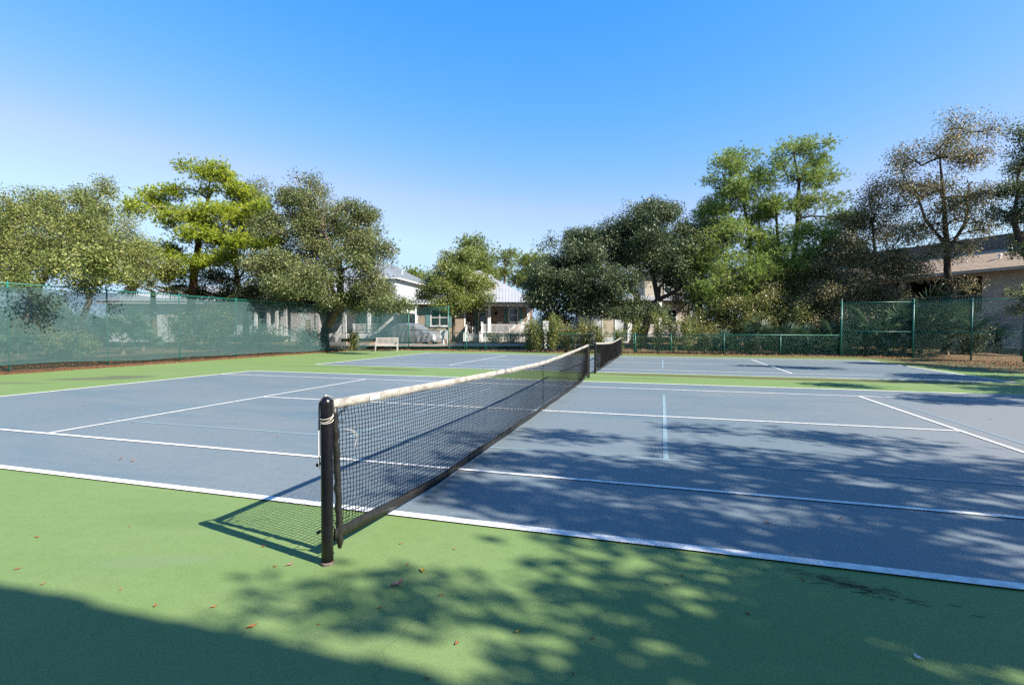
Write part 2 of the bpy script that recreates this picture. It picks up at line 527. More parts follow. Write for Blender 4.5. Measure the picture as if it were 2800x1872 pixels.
YF, XS = 28.55, 18.35            # court pad edges
CH = 2.6                          # chamfered corners
pad = [(-XS, -4.4), (XS, -4.4), (XS, YF - CH), (15.0, YF), (-15.0, YF), (-XS, YF - CH)]
court = MB().poly([(x, y, 0) for x, y in pad], .08).build('court_surface', M['green'])
tag(court, kind='structure')
def sheet(name, x0, x1, y0, y1, z, mat):
    o = MB().add([(x0, y0, z), (x1, y0, z), (x1, y1, z), (x0, y1, z)], [(0, 1, 2, 3)]).build(name, mat)
    return tag(o, kind='structure')
Y2 = 14.39
BX, SX, LW = 11.885, 6.40, .05
for cy in (0.0, Y2):
    sheet('court_playing_area', -BX - .03, BX + .03, cy - .03, cy + 10.97 + .03, .004, M['blue'])
    z, zz = .0085, .0125
    # pickleball lines in pale blue
    for yy in (2.44, 8.53):
        sheet('court_line', -6.73, 6.73, cy + yy - .025, cy + yy + .025, z, M['pickle'])
    for xx in (-6.73, 6.73):
        sheet('court_line', xx - .022, xx + .022, cy + 2.466, cy + 8.504, z, M['pickle'])
    for xx in (-2.13, 2.13):
        sheet('court_line', xx - .03, xx + .03, cy + 2.466, cy + 8.504, z, M['pickle'])
    # tennis lines in white
    for yy, w in ((0, .09), (10.97, .09), (1.37, .06), (9.60, .06)):
        sheet('court_line', -BX, BX, cy + yy - w / 2, cy + yy + w / 2, zz, M['line'])
    for s in (-1, 1):
        sheet('court_line', s * BX - .05, s * BX + .05, cy + .0465, cy + 1.339, zz, M['line'])
        sheet('court_line', s * BX - .05, s * BX + .05, cy + 1.401, cy + 9.569, zz, M['line'])
        sheet('court_line', s * BX - .05, s * BX + .05, cy + 9.631, cy + 10.924, zz, M['line'])
        sheet('court_line', s * SX - .03, s * SX + .03, cy + 1.401, cy + 9.569, zz, M['line'])
    sheet('court_line', -SX + .031, SX - .031, cy + 5.455, cy + 5.515, zz, M['line'])

# concrete drive and mulch beds beyond the back fence
dr = MB()
drive_pts = [(-14.78, 37.5), (6.92, 37.2), (6.92, 40.2), (-2.12, 41.0), (-6.06, 43.5), (-15.59, 44.5)]
def S(a, d):
    """ground point a metres to the right of and d metres ahead of the survey point"""
    return (2.0671 + a * .95918 - d * .28279, -3.6988 + a * .28279 + d * .95918)
dr.poly([(*S(a, d), .335) for a, d in drive_pts], .12)
tag(dr.build('driveway', M['concrete']), kind='structure')

def mound(name, cx, cy, rx, ry, h, mat, rot=0, z0=.2, seed=0):
    rg = np.random.default_rng(seed)
    V, Fc = [], []
    nr, na = 9, 28
    ph = rg.uniform(0, 6.28, 4)
    for i in range(nr + 1):
        t = i / nr
        for k in range(na):
            a = 2 * math.pi * k / na
            w = 1 + .12 * math.sin(3 * a + ph[0]) + .08 * math.sin(5 * a + ph[1])
            x, y = rx * t * w * math.cos(a), ry * t * w * math.sin(a)
            X = cx + x * math.cos(rot) - y * math.sin(rot)
            Y = cy + x * math.sin(rot) + y * math.cos(rot)
            V.append((X, Y, z0 + h * (1 - t * t) + rg.uniform(-.02, .02) * (1 - t) - (.15 if i == nr else 0)))
    for i in range(nr):
        for k in range(na):
            Fc.append((i * na + k, (i + 1) * na + k, (i + 1) * na + (k + 1) % na, i * na + (k + 1) % na))
    o = link(name, np_mesh(name, np.array(V), np.array(Fc), 4, mat, smooth=True))
    return tag(o, kind='structure')
mound('mulch_bed', *(-15.0, 36.1), 3.4, 1.6, .16, M['straw'], R(16), .31, 1)
mound('mulch_bed', *(-20.85, 33.33), 3.0, 1.2, .14, M['straw'], R(16), .31, 2)
# the raised strip of mulch along the foot of the left fence
V, Fc = [], []
yy = np.linspace(-2, 26.2, 160)
rg = np.random.default_rng(3)
prof = [(-18.30, -.03), (-18.40, .05), (-18.75, .12), (-19.4, .2), (-20.6, .3), (-21.6, .22)]
for y in yy:
    for px, pz in prof:
        V.append((px + rg.uniform(-.03, .03), y, pz + rg.uniform(-.03, .03)))
k = len(prof)
for i in range(len(yy) - 1):
    for j in range(k - 1):
        Fc.append((i * k + j, (i + 1) * k + j, (i + 1) * k + j + 1, i * k + j + 1))
tag(link('mulch_strip', np_mesh('mulch_strip', np.array(V), np.array(Fc), 4, M['mulch'], smooth=True)), kind='structure')

# ------------------------------------------------------------------ leaf, twig and tree builders
def leaf_quads(C, size, rg, up=.25, aspect=.5):
    """rhombic leaves at points C with scattered attitudes; returns verts, faces"""
    n = len(C)
    d = rg.normal(size=(n, 3))
    d[:, 2] -= .15
    d /= np.linalg.norm(d, axis=1)[:, None]
    nn = rg.normal(size=(n, 3))
    nn[:, 2] = np.abs(nn[:, 2]) + up
    s = np.cross(d, nn)
    s /= np.linalg.norm(s, axis=1)[:, None] + 1e-9
    L_ = size * rg.uniform(.65, 1.3, n)[:, None]
    V = np.empty((n, 4, 3))
    V[:, 0] = C - d * L_ * .5
    V[:, 1] = C + s * L_ * aspect * .5
    V[:, 2] = C + d * L_ * .5
    V[:, 3] = C - s * L_ * aspect * .5
    return V.reshape(-1, 3), np.arange(n * 4).reshape(n, 4)

DENS = 1.45
def clump_points(blobs, rg, dens, sub=(.26, .44), per_bough=8):
    """twig clusters grouped into boughs: each blob holds several rounded boughs with gaps between"""
    out = []
    for b in blobs:
        x, y, z, rh, rv = b[:5]
        n = int(b[5]) if len(b) > 5 and b[5] else int(max(6, dens * 12.57 * (rh * rh * rv) ** (2 / 3)))
        n = int(n * DENS)
        m = int(np.clip(n / per_bough, 2, 30))
        d = rg.normal(size=(m, 3))
        d[:, 2] += .15
        d /= np.linalg.norm(d, axis=1)[:, None]
        sc = d * rg.uniform(.30, .92, m)[:, None]
        sr = rg.uniform(sub[0], sub[1], m)
        k = rg.integers(0, m, n)
        e = rg.normal(size=(n, 3))
        e[:, 2] = e[:, 2] + .35
        e /= np.linalg.norm(e, axis=1)[:, None]
        p = sc[k] + e * (sr[k] * rg.uniform(.35, 1.08, n))[:, None]
        out.append(np.array([x, y, z]) + p * np.array([rh, rh, rv]))
    return np.concatenate(out)

def grow(trunk, clumps, rg, twig=.009, rmax=.2):
    """join every clump to the nearest limb; returns nodes, parent ids and radii"""
    P_ = [np.array(p[:3], float) for p in trunk]
    par = [-1] + list(range(len(trunk) - 1))
    plen = [0.0]
    for i in range(1, len(P_)):
        plen.append(plen[-1] + np.linalg.norm(P_[i] - P_[i - 1]) * .6)
    attach_from = max(1, int(len(trunk) * .45))
    cap = 20 + len(clumps) * 4
    A_ = np.zeros((cap, 3))
    PL = np.full(cap, 1e9)
    for i in range(len(P_)):
        A_[i] = P_[i]
        PL[i] = plen[i] if i >= attach_from else 1e6
    n = len(P_)
    par = par + [0] * (cap - len(par))
    order = np.argsort(np.linalg.norm(clumps - P_[-1], axis=1))
    tips = []
    for ci in order:
        c = clumps[ci]
        dd = np.linalg.norm(A_[:n] - c, axis=1) + .42 * PL[:n]
        j = int(np.argmin(dd))
        seg = np.linalg.norm(c - A_[j])
        k = 3 if seg > 1.6 else (2 if seg > .7 else 1)
        prev = j
        a0 = A_[j].copy()
        for q in range(1, k + 1):
            t = q / k
            p = a0 * (1 - t) + c * t
            if q < k:
                p = p + rg.normal(0, .07 * seg, 3) + np.array([0, 0, .06 * seg * math.sin(math.pi * t)])
            A_[n] = p
            PL[n] = PL[prev] + np.linalg.norm(p - A_[prev])
            par[n] = prev
            prev = n
            n += 1
        tips.append(prev)
    cnt = np.zeros(n)
    for t in tips:
        cnt[t] += 1
    for i in range(n - 1, 0, -1):
        cnt[par[i]] += cnt[i]
    rad = np.minimum(rmax, twig * np.sqrt(np.maximum(cnt, 1)) * 1.0)
    return A_[:n], par[:n], rad, len(trunk)

def tube_edges(A_, par, rad, start, n=4):
    ids = [i for i in range(start, len(A_))]
    if not ids:
        return None
    a = A_[[par[i] for i in ids]]
    b = A_[ids]
    ra = np.minimum(rad[[par[i] for i in ids]], rad[ids] * 1.6)
    rb = rad[ids]
    d = b - a
    d /= np.linalg.norm(d, axis=1)[:, None] + 1e-9
    ref = np.where(np.abs(d[:, 2:3]) < .9, np.array([[0, 0, 1.]]), np.array([[1., 0, 0]]))
    u = np.cross(d, ref)
    u /= np.linalg.norm(u, axis=1)[:, None] + 1e-9
    w = np.cross(d, u)
    m_ = len(ids)
    V = np.empty((m_, 2, n, 3))
    for k in range(n):
        t = 2 * math.pi * k / n
        o = u * math.cos(t) + w * math.sin(t)
        V[:, 0, k] = a - d * ra[:, None] * .3 + o * ra[:, None]
        V[:, 1, k] = b + o * rb[:, None]
    base = (np.arange(m_) * 2 * n)[:, None]
    Fs = []
    for k in range(n):
        k2 = (k + 1) % n
        Fs.append(np.concatenate([base + k, base + k2, base + n + k2, base + n + k], 1))
    return V.reshape(-1, 3), np.concatenate(Fs)

def trunk_mesh(path, n=10, seed=0):
    """path of (x, y, z, r): a slightly fluted tapering trunk with a flared foot"""
    rg = random.Random(seed)
    mb = MB()
    pts = [Vector(p[:3]) for p in path]
    fine, rad = [], []
    for i in range(len(pts) - 1):
        for q in range(4):
            t = q / 4
            p = pts[i].lerp(pts[i + 1], t)
            r = path[i][3] * (1 - t) + path[i + 1][3] * t
            fine.append(p + Vector((rg.uniform(-1, 1), rg.uniform(-1, 1), 0)) * r * .10)
            rad.append(r * rg.uniform(.92, 1.08))
    fine.append(pts[-1])
    rad.append(path[-1][3])
    rad[0] *= 1.35
    rad[1] *= 1.1
    return mb.tube(fine, rad, n)

LEAF_N, LEAF_S = 1.3, 1.2
def tree(name, label, cat, trunk, blobs, leaf, bark, size=.11, per=70, spread=.36, dens=1.6, seed=1, group=None, limb=None,
         twig=.009, rmax=.2, more_trunks=(), flat=.75, aspect=.5):
    rg = np.random.default_rng(seed)
    bx, by, bz = trunk[0][:3]
    root = empty(name, (bx, by, bz), label=label, cat=cat, group=group)
    off = np.array([bx, by, bz])
    cl = clump_points(blobs, rg, dens)
    tr = [tuple(np.array(p[:3]) - off) + (p[3],) for p in trunk]
    t0 = trunk_mesh(tr, 10, seed).build('trunk', bark, root, smooth=True)
    for mt in more_trunks:
        trunk_mesh([tuple(np.array(p[:3]) - off) + (p[3],) for p in mt], 9, seed + 3).build('trunk', bark, root, smooth=True)
    A_, par, rad, st_ = grow([p[:3] for p in trunk], cl, rg, twig, rmax)
    r = tube_edges(A_ - off, par, rad, st_)
    link('limbs', np_mesh('limbs', r[0], r[1], 4, limb or bark, smooth=True), root)
    n = rg.integers(int(per * LEAF_N * .6), int(per * LEAF_N * 1.35), len(cl))
    cen = np.repeat(cl, n, axis=0)
    jit = np.clip(rg.normal(size=cen.shape), -1.9, 1.9) * spread * .86
    jit[:, 2] *= flat
    tone = np.repeat(rg.normal(0, .12, len(cl)), n)
    V, Fc = leaf_quads(cen + jit - off, size * LEAF_S, rg, aspect=aspect)
    rnd = np.clip(rg.beta(1.6, 2.2, len(Fc)) + tone, 0, 1)
    link('crown', np_mesh('crown', V, Fc, 4, leaf, rnd), root)
    return root

def needles(tips, dirs, rg, per, length, width):
    n = len(tips) * per
    c = np.repeat(tips, per, axis=0)
    dd = np.repeat(dirs, per, axis=0) * 1.0 + rg.normal(size=(n, 3)) * .75
    dd /= np.linalg.norm(dd, axis=1)[:, None]
    s = np.cross(dd, rg.normal(size=(n, 3)))
    s /= np.linalg.norm(s, axis=1)[:, None] + 1e-9
    L_ = length * rg.uniform(.7, 1.2, n)[:, None]
    V = np.empty((n, 3, 3))
    V[:, 0] = c - s * width * .5
    V[:, 1] = c + s * width * .5
    V[:, 2] = c + dd * L_
    return V.reshape(-1, 3), np.arange(n * 3).reshape(n, 3)

def pine(name, label, trunk, blobs, leaf, bark, seed=1, dens=1.5, tufts=14, per=11, length=.2, width=.026, spread=.34, group=None, limb=None,
         more_trunks=(), twig=.009, rmax=.12):
    rg = np.random.default_rng(seed)
    off = np.array(trunk[0][:3])
    root = empty(name, tuple(off), label=label, cat='tree', group=group)
    cl = clump_points(blobs, rg, dens, (.14, .34), 5)
    trunk_mesh([tuple(np.array(p[:3]) - off) + (p[3],) for p in trunk], 10, seed).build('trunk', bark, root, smooth=True)
    for mt in more_trunks:
        trunk_mesh([tuple(np.array(p[:3]) - off) + (p[3],) for p in mt], 9, seed + 3).build('trunk', bark, root, smooth=True)
    A_, par, rad, st_ = grow([p[:3] for p in trunk], cl, rg, twig, rmax)
    r = tube_edges(A_ - off, par, rad, st_)
    link('limbs', np_mesh('limbs', r[0], r[1], 4, limb or bark, smooth=True), root)
    tufts *= 1.15
    nt = rg.integers(int(tufts * .6), int(tufts * 1.4), len(cl))
    tp = np.repeat(cl, nt, axis=0)
    j = rg.normal(size=tp.shape) * spread
    j[:, 2] *= .7
    tp = tp + j
    dr_ = j / (np.linalg.norm(j, axis=1)[:, None] + 1e-6)
    dr_[:, 2] += .55
    tone = np.repeat(np.repeat(rg.normal(0, .1, len(cl)), nt) + rg.normal(0, .1, len(tp)), per)
    V, Fc = needles(tp - off, dr_, rg, per, length, width)
    rnd = np.clip(rg.beta(2, 2, len(Fc)) + tone, 0, 1)
    link('crown', np_mesh('crown', V, Fc, 3, leaf, rnd), root)
    return root

def shrub(name, label, loc, r, h, leaf, bark, size=.085, n=2600, seed=1, group=None, stems=7, cat='shrub', upright=.5, shape=1.0):
    """several stems from one foot, leaves crowded along them"""
    rg = np.random.default_rng(seed)
    root = empty(name, (*loc, gh(*loc) - .02), label=label, cat=cat, group=group)
    mb = MB()
    C_ = []
    for k in range(stems):
        a = rg.uniform(0, 6.28)
        q = rg.uniform(.25, 1) * r
        hh = h * rg.uniform(.62, 1.0)
        tip = np.array([math.cos(a) * q, math.sin(a) * q, hh])
        mid = tip * np.array([.35, .35, .5]) + rg.normal(0, .05, 3)
        mb.tube([(rg.uniform(-.06, .06), rg.uniform(-.06, .06), 0), tuple(mid), tuple(tip)], [.02, .014, .005], 5)
        m_ = n // stems
        t = rg.uniform(.12, 1.03, m_)[:, None] ** .8
        p = np.where(t < .5, mid * t * 2, mid + (tip - mid) * (t - .5) * 2)
        C_.append(p + rg.normal(size=(m_, 3)) * (r * .30 * (1.15 - .6 * t) * shape))
    mb.build('stems', bark, root)
    C_ = np.concatenate(C_)
    C_[:, 2] = np.abs(C_[:, 2]) + .03
    V, Fc = leaf_quads(C_, size, rg, aspect=.45)
    rnd = np.clip(rg.beta(1.8, 2, len(Fc)) + np.repeat(rg.normal(0, .1, len(Fc) // 40 + 1), 40)[:len(Fc)], 0, 1)
    link('leaves', np_mesh('leaves', V, Fc, 4, leaf, rnd), root)
    return root

# fan palm frond: petiole along +X, then a fan of pleated blades
def frond_mesh(seed, mat, petiole=.7, blade=.75, nb=26, arc=250):
    rg = np.random.default_rng(seed)
    V, Fc = [], []
    def tri(a, b, c, d):
        n = len(V)
        V.extend([a, b, c, d])
        Fc.append((n, n + 1, n + 2, n + 3))
    droop = -.25
    tip = np.array([petiole, 0, 0])
    for s in (-1, 1):
        tri((0, s * .012, 0), (petiole * .5, s * .010, .05), (petiole, s * .008, 0), (petiole * .5, -s * .010, .04))
    for i in range(nb):
        a = R(-arc / 2 + arc * i / (nb - 1)) + rg.normal(0, .02)
        l = blade * (1 - .25 * abs(a) / R(arc / 2)) * rg.uniform(.85, 1.1)
        d = np.array([math.cos(a), math.sin(a), 0])
        s = np.array([-math.sin(a), math.cos(a), 0])
        w = .026
        mid = tip + d * l * .55 + np.array([0, 0, -.04 * l + rg.normal(0, .015)])
        end = tip + d * l + np.array([0, 0, droop * l * rg.uniform(.5, 1.3)])
        tri(tuple(tip), tuple(mid - s * w), tuple(end), tuple(mid + s * w + np.array([0, 0, .022])))
    return np_mesh('frond', np.array(V), np.array(Fc), 4, mat, rg.beta(2, 2, len(Fc)))
FR = [frond_mesh(k, M['frond'], .55 + .15 * k, .62 + .05 * k) for k in range(4)]
FRY = [frond_mesh(k + 10, M['frond_yellow'], .8, .9) for k in range(2)]

def palmetto(name, label, loc, scale, nf, seed, group=None, stem=.15, meshes=None, tilt=(15, 75), z0=None, lean=0, rtrunk=.09):
    rg = random.Random(seed)
    zb = gh(*loc) if z0 is None else z0
    root = empty(name, (*loc, zb), label=label, cat='palm', group=group)
    mb = trunk_mesh([(0, 0, -.05, rtrunk * 1.3), (lean * .4, 0, stem * .5, rtrunk * 1.1), (lean, 0, stem, rtrunk * .8)], 9, seed)
    mb.build('trunk', M['bark_mid'], root, smooth=True)
    ms = meshes or FR
    for k in range(nf):
        a = 6.283 * k / nf + rg.uniform(-.25, .25)
        el = R(rg.uniform(*tilt))
        o = link('frond', ms[rg.randrange(len(ms))], root, (lean, 0, stem))
        o.rotation_euler = (rg.uniform(-.5, .5), -el, a)
        s = scale * rg.uniform(.8, 1.15)
        o.scale = (s, s, s)
    return root

# ------------------------------------------------------------------ tennis nets
def cords(paths, r, ax1, ax2):
    """paths (P,N,3) swept with a three sided section spanned by ax1, ax2"""
    P_, N_ = paths.shape[:2]
    ang = [math.pi / 2, math.pi * 7 / 6, math.pi * 11 / 6]
    V = np.stack([paths + (np.array(ax1) * math.cos(t) + np.array(ax2) * math.sin(t)) * r for t in ang], 2)
    i = np.arange(P_ * N_ * 3).reshape(P_, N_, 3)
    Fs = []
    for k in range(3):
        k2 = (k + 1) % 3
        Fs.append(np.stack([i[:, :-1, k], i[:, :-1, k2], i[:, 1:, k2], i[:, 1:, k]], -1).reshape(-1, 4))
    return V.reshape(-1, 3), np.concatenate(Fs)

def join(parts):
    V, Fc, n = [], [], 0
    for v, f in parts:
        V.append(v)
        Fc.append(f + n)
        n += len(v)
    return np.concatenate(V), np.concatenate(Fc)

def net(label, x0, x1, ya, yb, seed, fine=True):
    rg = np.random.default_rng(seed)
    root = empty('tennis_net', (x0, ya, 0), label=label, cat='net', group='tennis nets strung between the posts')
    Ls = yb - ya
    sl = (x1 - x0) / Ls
    def top(t):
        u = np.abs(t / Ls - .5) * 2
        return .925 + .135 * u ** 1.35
    def bot(t):
        u = np.abs(t / Ls - .5) * 2
        return .02 + .10 * np.clip((u - .72) / .28, 0, 1) ** 1.5
    nc, nr = int(Ls / .041), 26
    t = np.linspace(.02, Ls - .02, nc)
    k = np.linspace(0, 1, nr + 1)
    zt, zb = top(t) - .062, bot(t) + .085
    e = np.exp(-t / .35) + np.exp(-(Ls - t) / .35)
    mid = np.exp(-((t - Ls / 2) / .25) ** 2)
    kk = k[:, None]
    Zg = zb + (zt - zb) * kk + .035 * np.sin(math.pi * kk) * e - .03 * np.sin(math.pi * kk) * mid
    ph = rg.uniform(0, 6.28, 6)
    Yg = t[None, :] + .010 * np.sin(kk * 5 + t * 2.2 + ph[0]) + .008 * np.sin(kk * 9 - t * 1.3 + ph[1]) + .02 * np.sin(math.pi * kk) * (np.exp(-t / .3) - np.exp(-(Ls - t) / .3))
    Xg = .012 * np.sin(t * 1.7 + ph[2]) * np.sin(math.pi * kk) + .03 * (1 - kk) ** 2 * np.sin(t * .8 + ph[3])
    Yg = Yg + rg.normal(0, .0022, Yg.shape)
    Zg = Zg + rg.normal(0, .0022, Zg.shape)
    Yg = Yg + .06 * (1 - kk) * np.exp(-t / .35)
    Gd = np.stack([Xg + sl * Yg, Yg, Zg], -1)
    step = 1 if fine else 2
    ver = Gd.transpose(1, 0, 2)[:, ::step]
    hor = Gd[:, ::step]
    r = .0029 if fine else .0026
    V, Fc = join([cords(ver, r, (1, 0, 0), (0, 1, 0)), cords(hor, r, (1, 0, 0), (0, 0, 1))])
    tag(link('mesh_netting', np_mesh('mesh_netting', V, Fc, 4, M['cord']), root), kind='stuff')
    # white headband folded over the cable
    n = 90
    tt = np.linspace(-.005, Ls + .005, n)
    prof = [(-.006, -.066), (-.0085, -.03), (-.007, -.008), (0, .003), (.007, -.008), (.0085, -.03), (.006, -.066), (.003, -.066), (.003, -.012), (-.003, -.012), (-.003, -.066)]
    def strip(name, zfun, prof, mat, wob):
        V = np.zeros((n, len(prof), 3))
        for j, (px, pz) in enumerate(prof):
            wv = wob * np.sin(tt * 3.1 + ph[4]) + wob * .7 * np.sin(tt * 7.3 + ph[5])
            V[:, j, 0] = px + sl * tt + wv * (1 if pz < -.02 or pz > .02 else .3)
            V[:, j, 1] = tt
            V[:, j, 2] = zfun(np.clip(tt, 0, Ls)) + pz + wob * .6 * np.sin(tt * 5 + j)
        q = np.arange(n * len(prof)).reshape(n, -1)
        q2 = np.roll(q, -1, 1)
        F4 = np.stack([q[:-1], q2[:-1], q2[1:], q[1:]], -1).reshape(-1, 4)
        return link(name, np_mesh(name, V.reshape(-1, 3), F4, 4, mat, smooth=True), root)
    hb = strip('headband', top, prof, M['head'], .0015)
    # black bottom band, a little slack
    strip('bottom_band', lambda q: bot(q), [(-.006, 0), (-.006, .078), (.006, .078), (.006, 0)], M['black_vinyl'], .006)
    # side sleeves with their dowels
    for s, y in ((1, .0), (-1, Ls)):
        mb = MB()
        pts, rad = [], []
        zz = np.linspace(.05, top(0) - .05, 22)
        for i, z in enumerate(zz):
            bow = .03 * math.sin(math.pi * (z / 1.05))
            pts.append((sl * y + .004 * math.sin(i * 1.9), y + s * (bow * .3 + .06 * (1 - z / 1.05) + .004 * math.sin(i * 2.7)), z))
            rad.append(.0225 * (1 + .09 * math.sin(i * 2.3) * (.4 if i < 5 else 1)))
        rad[0] = .012
        mb.tube(pts, rad, 10)
        mb.build('side_sleeve', M['black_vinyl'], root, smooth=True)
    # centre strap
    mb = MB()
    mb.box(-.004, .004, Ls / 2 - .005, Ls / 2 + .005, .0, .865)
    mb.build('centre_strap', M['cord'], root, loc=(sl * Ls / 2, 0, 0))
    return root, hb

NA, NB = -.842, 11.885
net1, hb1 = net('long near tennis net with dirty white headband over blue court beside large black post', 0.0, -.085, NA, NB - .03, 1)
net2, hb2 = net('short looking farther tennis net beyond the green strip between the two courts', -.10, -.15, 13.87, 26.05, 2, False)
# a worn label sewn on the headband and a loose white string in the netting
lb = MB().box(-.002, .001, .42, .56, -.05, -.008)
lab = lb.build('label_patch', simple('faded_label', (.36, .36, .37), .6, .2, var=.1), hb1, loc=(.0095, 0, 1.045))
tk = MB()
rg_ = random.Random(4)
for i in range(9):
    y = .435 + i * .0125
    tk.box(.0012, .0022, y, y + rg_.uniform(.004, .008), -.047, -.047 + rg_.uniform(.008, .014))
    if i % 2:
        tk.box(.0012, .0022, y, y + .009, -.036, -.033)
tk.build('faded_print', simple('faded_blue_print', (.25, .33, .5), .7, .2), hb1, loc=(.0095, 0, 1.045))
sr = MB().tube([(.02, .10, .845), (.035, .16, .83), (.03, .215, .80), (.02, .235, .765), (.03, .20, .715), (.03, .195, .70)], .0016, 5)
sr.tube([(.02, .15, .834), (.034, .19, .80), (.024, .232, .76)], .0014, 5)
tag(sr.build('loose_string', M['rope'], smooth=True, loc=(0, NA, 0)), 'short loose white string caught in netting beside the large black post', 'string')

def net_post(label, x, y, h, r, detail=False, side=1):
    root = empty('net_post', (x, y, 0), label=label, cat='post', group='black net posts')
    pts = [(0, 0, -.02), (0, 0, .2), (0, 0, .6), (0, 0, h - r * 1.15)]
    rad = [r, r, r, r]
    for k in range(1, 6):
        a = k * math.pi / 10
        pts.append((0, 0, h - r * 1.15 + r * 1.1 * math.sin(a)))
        rad.append(max(.002, r * math.cos(a)))
    MB().tube(pts, rad, 20).build('pole', M['black_paint'], root, smooth=True)
    cl = MB().tube([(0, 0, -.01), (0, 0, .012), (0, 0, .02)], [r * 1.22, r * 1.2, r * 1.02], 18)
    cl.build('ground_collar', simple('cracked_collar', (.10, .085, .07), .9, .1, var=.5, scale=30), root)
    if not detail:
        return root
    # cable over the crown of the post and down the outer face to a hook
    cb = MB()
    a = Vector((-.75, -.55, 0)).normalized() * (r + .008)
    path = [(0.0, .115, h - .045), (0, .06, h - .012), (0, .0, h + .006), (a.x * .5, a.y * .5, h - .002), (a.x * .95, a.y * .95, h - .035), (a.x, a.y, h - .09), (a.x, a.y, h - .30), (a.x, a.y, h - .44)]
    cb.tube(path, .0042, 6)
    cb.build('cable', M['steel'], root, smooth=True)
    cb = MB()
    b = Vector((-.62, -.72, 0)).normalized() * (r + .006)
    cb.tube([(0, .10, h - .05), (b.x * .3, b.y * .3, h + .004), (b.x * .95, b.y * .95, h - .04), (b.x, b.y, h - .12), (b.x * 1.02, b.y * 1.02, h - .21)], .0035, 6)
    cb.build('cable', M['cord'], root, smooth=True)
    rp = MB().tube([(a.x, a.y, h - .17), (a.x * 1.02, a.y * 1.02, h - .385)], .0062, 8)
    rp.build('rope_sleeve', M['trim'], root)
    rp = MB().tube([(a.x, a.y, h - .37), (a.x * 1.1, a.y * 1.1, h - .43), (a.x * .95, a.y * .95, h - .47), (a.x * .9, a.y * .9, h - .43)], .003, 6)
    rp.build('cable_loop', M['trim'], root, smooth=True)
    for z in (h - .445, .205):
        hk = MB()
        o = Vector((-.95, -.3, 0)).normalized()
        hk.tube([(o.x * r * .8, o.y * r * .8, z + .012), (o.x * (r + .012), o.y * (r + .012), z + .008)], .007, 8)
        hk.ball((o.x * (r + .022), o.y * (r + .022), z), .0125)
        hk.build('hook_knob', M['black_paint'], root, smooth=True)
    # cord wound round the post, and the lacing ties to the net
    wd = MB()
    for z0, dz in ((h - .145, .03), (h - .165, .05), (h - .172, .02)):
        pts = []
        for k in range(15):
            t = 2 * math.pi * k / 14
            pts.append(((r + .004) * math.cos(t), (r + .004) * math.sin(t), z0 + dz * (.5 + .5 * math.sin(t))))
        wd.tube(pts, .0027, 5)
    wd.build('winding_cord', M['rope'], root, smooth=True)
    return root

def tie(mb, a, b, r=.003):
    mb.tube([a, ((a[0] + b[0]) / 2, (a[1] + b[1]) / 2, (a[2] + b[2]) / 2 - .008), b], r, 5)
p1 = net_post('large black round net post nearest the camera with cable and knobs', 0.0, -.914, 1.09, .0375, True)
net_post('slim black net post at the far end of the near net', -.09, 12.02, 1.07, .036)
net_post('slim black net post at the near end of the farther net', -.10, 13.72, 1.07, .036)
net_post('small black net post at the far end of the farther net', -.15, 26.15, 1.07, .036)
lac = empty('net_lacing', (0, NA, 0), label='black lacing cords tying the near net to the large black post', cat='cord')
for (z, zz) in ((.115, .115), (.30, .16), (.30, .30), (.55, .54), (.74, .76), (.93, .90), (.945, .985), (.95, 1.0)):
    yb = NA + (.05 if z < .9 else (.10 if zz < .95 else .14))
    ties = MB()
    tie(ties, (.012, -.882 - NA, z), (.012, yb - NA, zz))
    ties.build('lacing_cord', M['cord'], lac, smooth=True)
MB().tube([(.0, -.879 - NA, .29), (.0, -.84 - NA, .2), (.0, -.80 - NA, .125)], .003, 5).build('lacing_cord', M['cord'], lac, smooth=True)

# ------------------------------------------------------------------ chain link fences
def chain_link(p0, p1, z0, z1, pitch=.08, r=.0031, seed=0):
    p0, p1 = Vector((*p0, 0)), Vector((*p1, 0))
    L_ = (p1 - p0).length
    u = (p1 - p0) / L_
    nrm = Vector((-u.y, u.x, 0))
    H = z1 - z0
    A_, B_ = [], []
    s = -H
    while s < L_:
        for sg in (1, -1):
            a0, a1 = s, s + H
            lo, hi = max(a0, 0), min(a1, L_)
            if hi - lo > .02:
                if sg > 0:
                    za, zb = z0 + (lo - a0), z0 + (hi - a0)
                else:
                    za, zb = z1 - (lo - a0), z1 - (hi - a0)
                A_.append((*(p0 + u * lo + nrm * .002 * sg)[:2], za))
                B_.append((*(p0 + u * hi + nrm * .002 * sg)[:2], zb))
        s += pitch
    A_, B_ = np.array(A_), np.array(B_)
    paths = np.stack([A_, B_], 1)
    return cords(paths, r, tuple(nrm), (0, 0, 1))

def fence_post(root, x, y, h, r, z0=-.1):
    mb = MB().tube([(x, y, z0), (x, y, h)], r, 10)
    mb.ball((x, y, h), r * 1.15, sz=.75)
    return mb.build('post', M['vinyl_green'], root, smooth=True)

def fence(name, label, pts, posts, h, rails, zb=.05, r=.028, group=None, tall=()):
    x0, y0 = pts[0]
    root = empty(name, (x0, y0, 0), label=label, cat='fence', group=group)
    o = Vector((x0, y0, 0))
    for (x, y) in posts:
        ht = h + (.10 if (x, y) in tall else .03)
        fence_post(root, x - x0, y - y0, ht, r * (1.25 if (x, y) in tall else 1))
    parts = []
    for a, b in zip(pts[:-1], pts[1:]):
        a2, b2 = (a[0] - x0, a[1] - y0), (b[0] - x0, b[1] - y0)
        parts.append(chain_link(a2, b2, zb, h - .01))
        for z in rails:
            MB().tube([(*a2, z), (*b2, z)], .021, 8).build('rail', M['vinyl_green'], root, smooth=True)
    V, Fc = join(parts)
    tag(link('chain_link', np_mesh('chain_link', V, Fc, 4, M['vinyl_green']), root), kind='stuff')
    return root

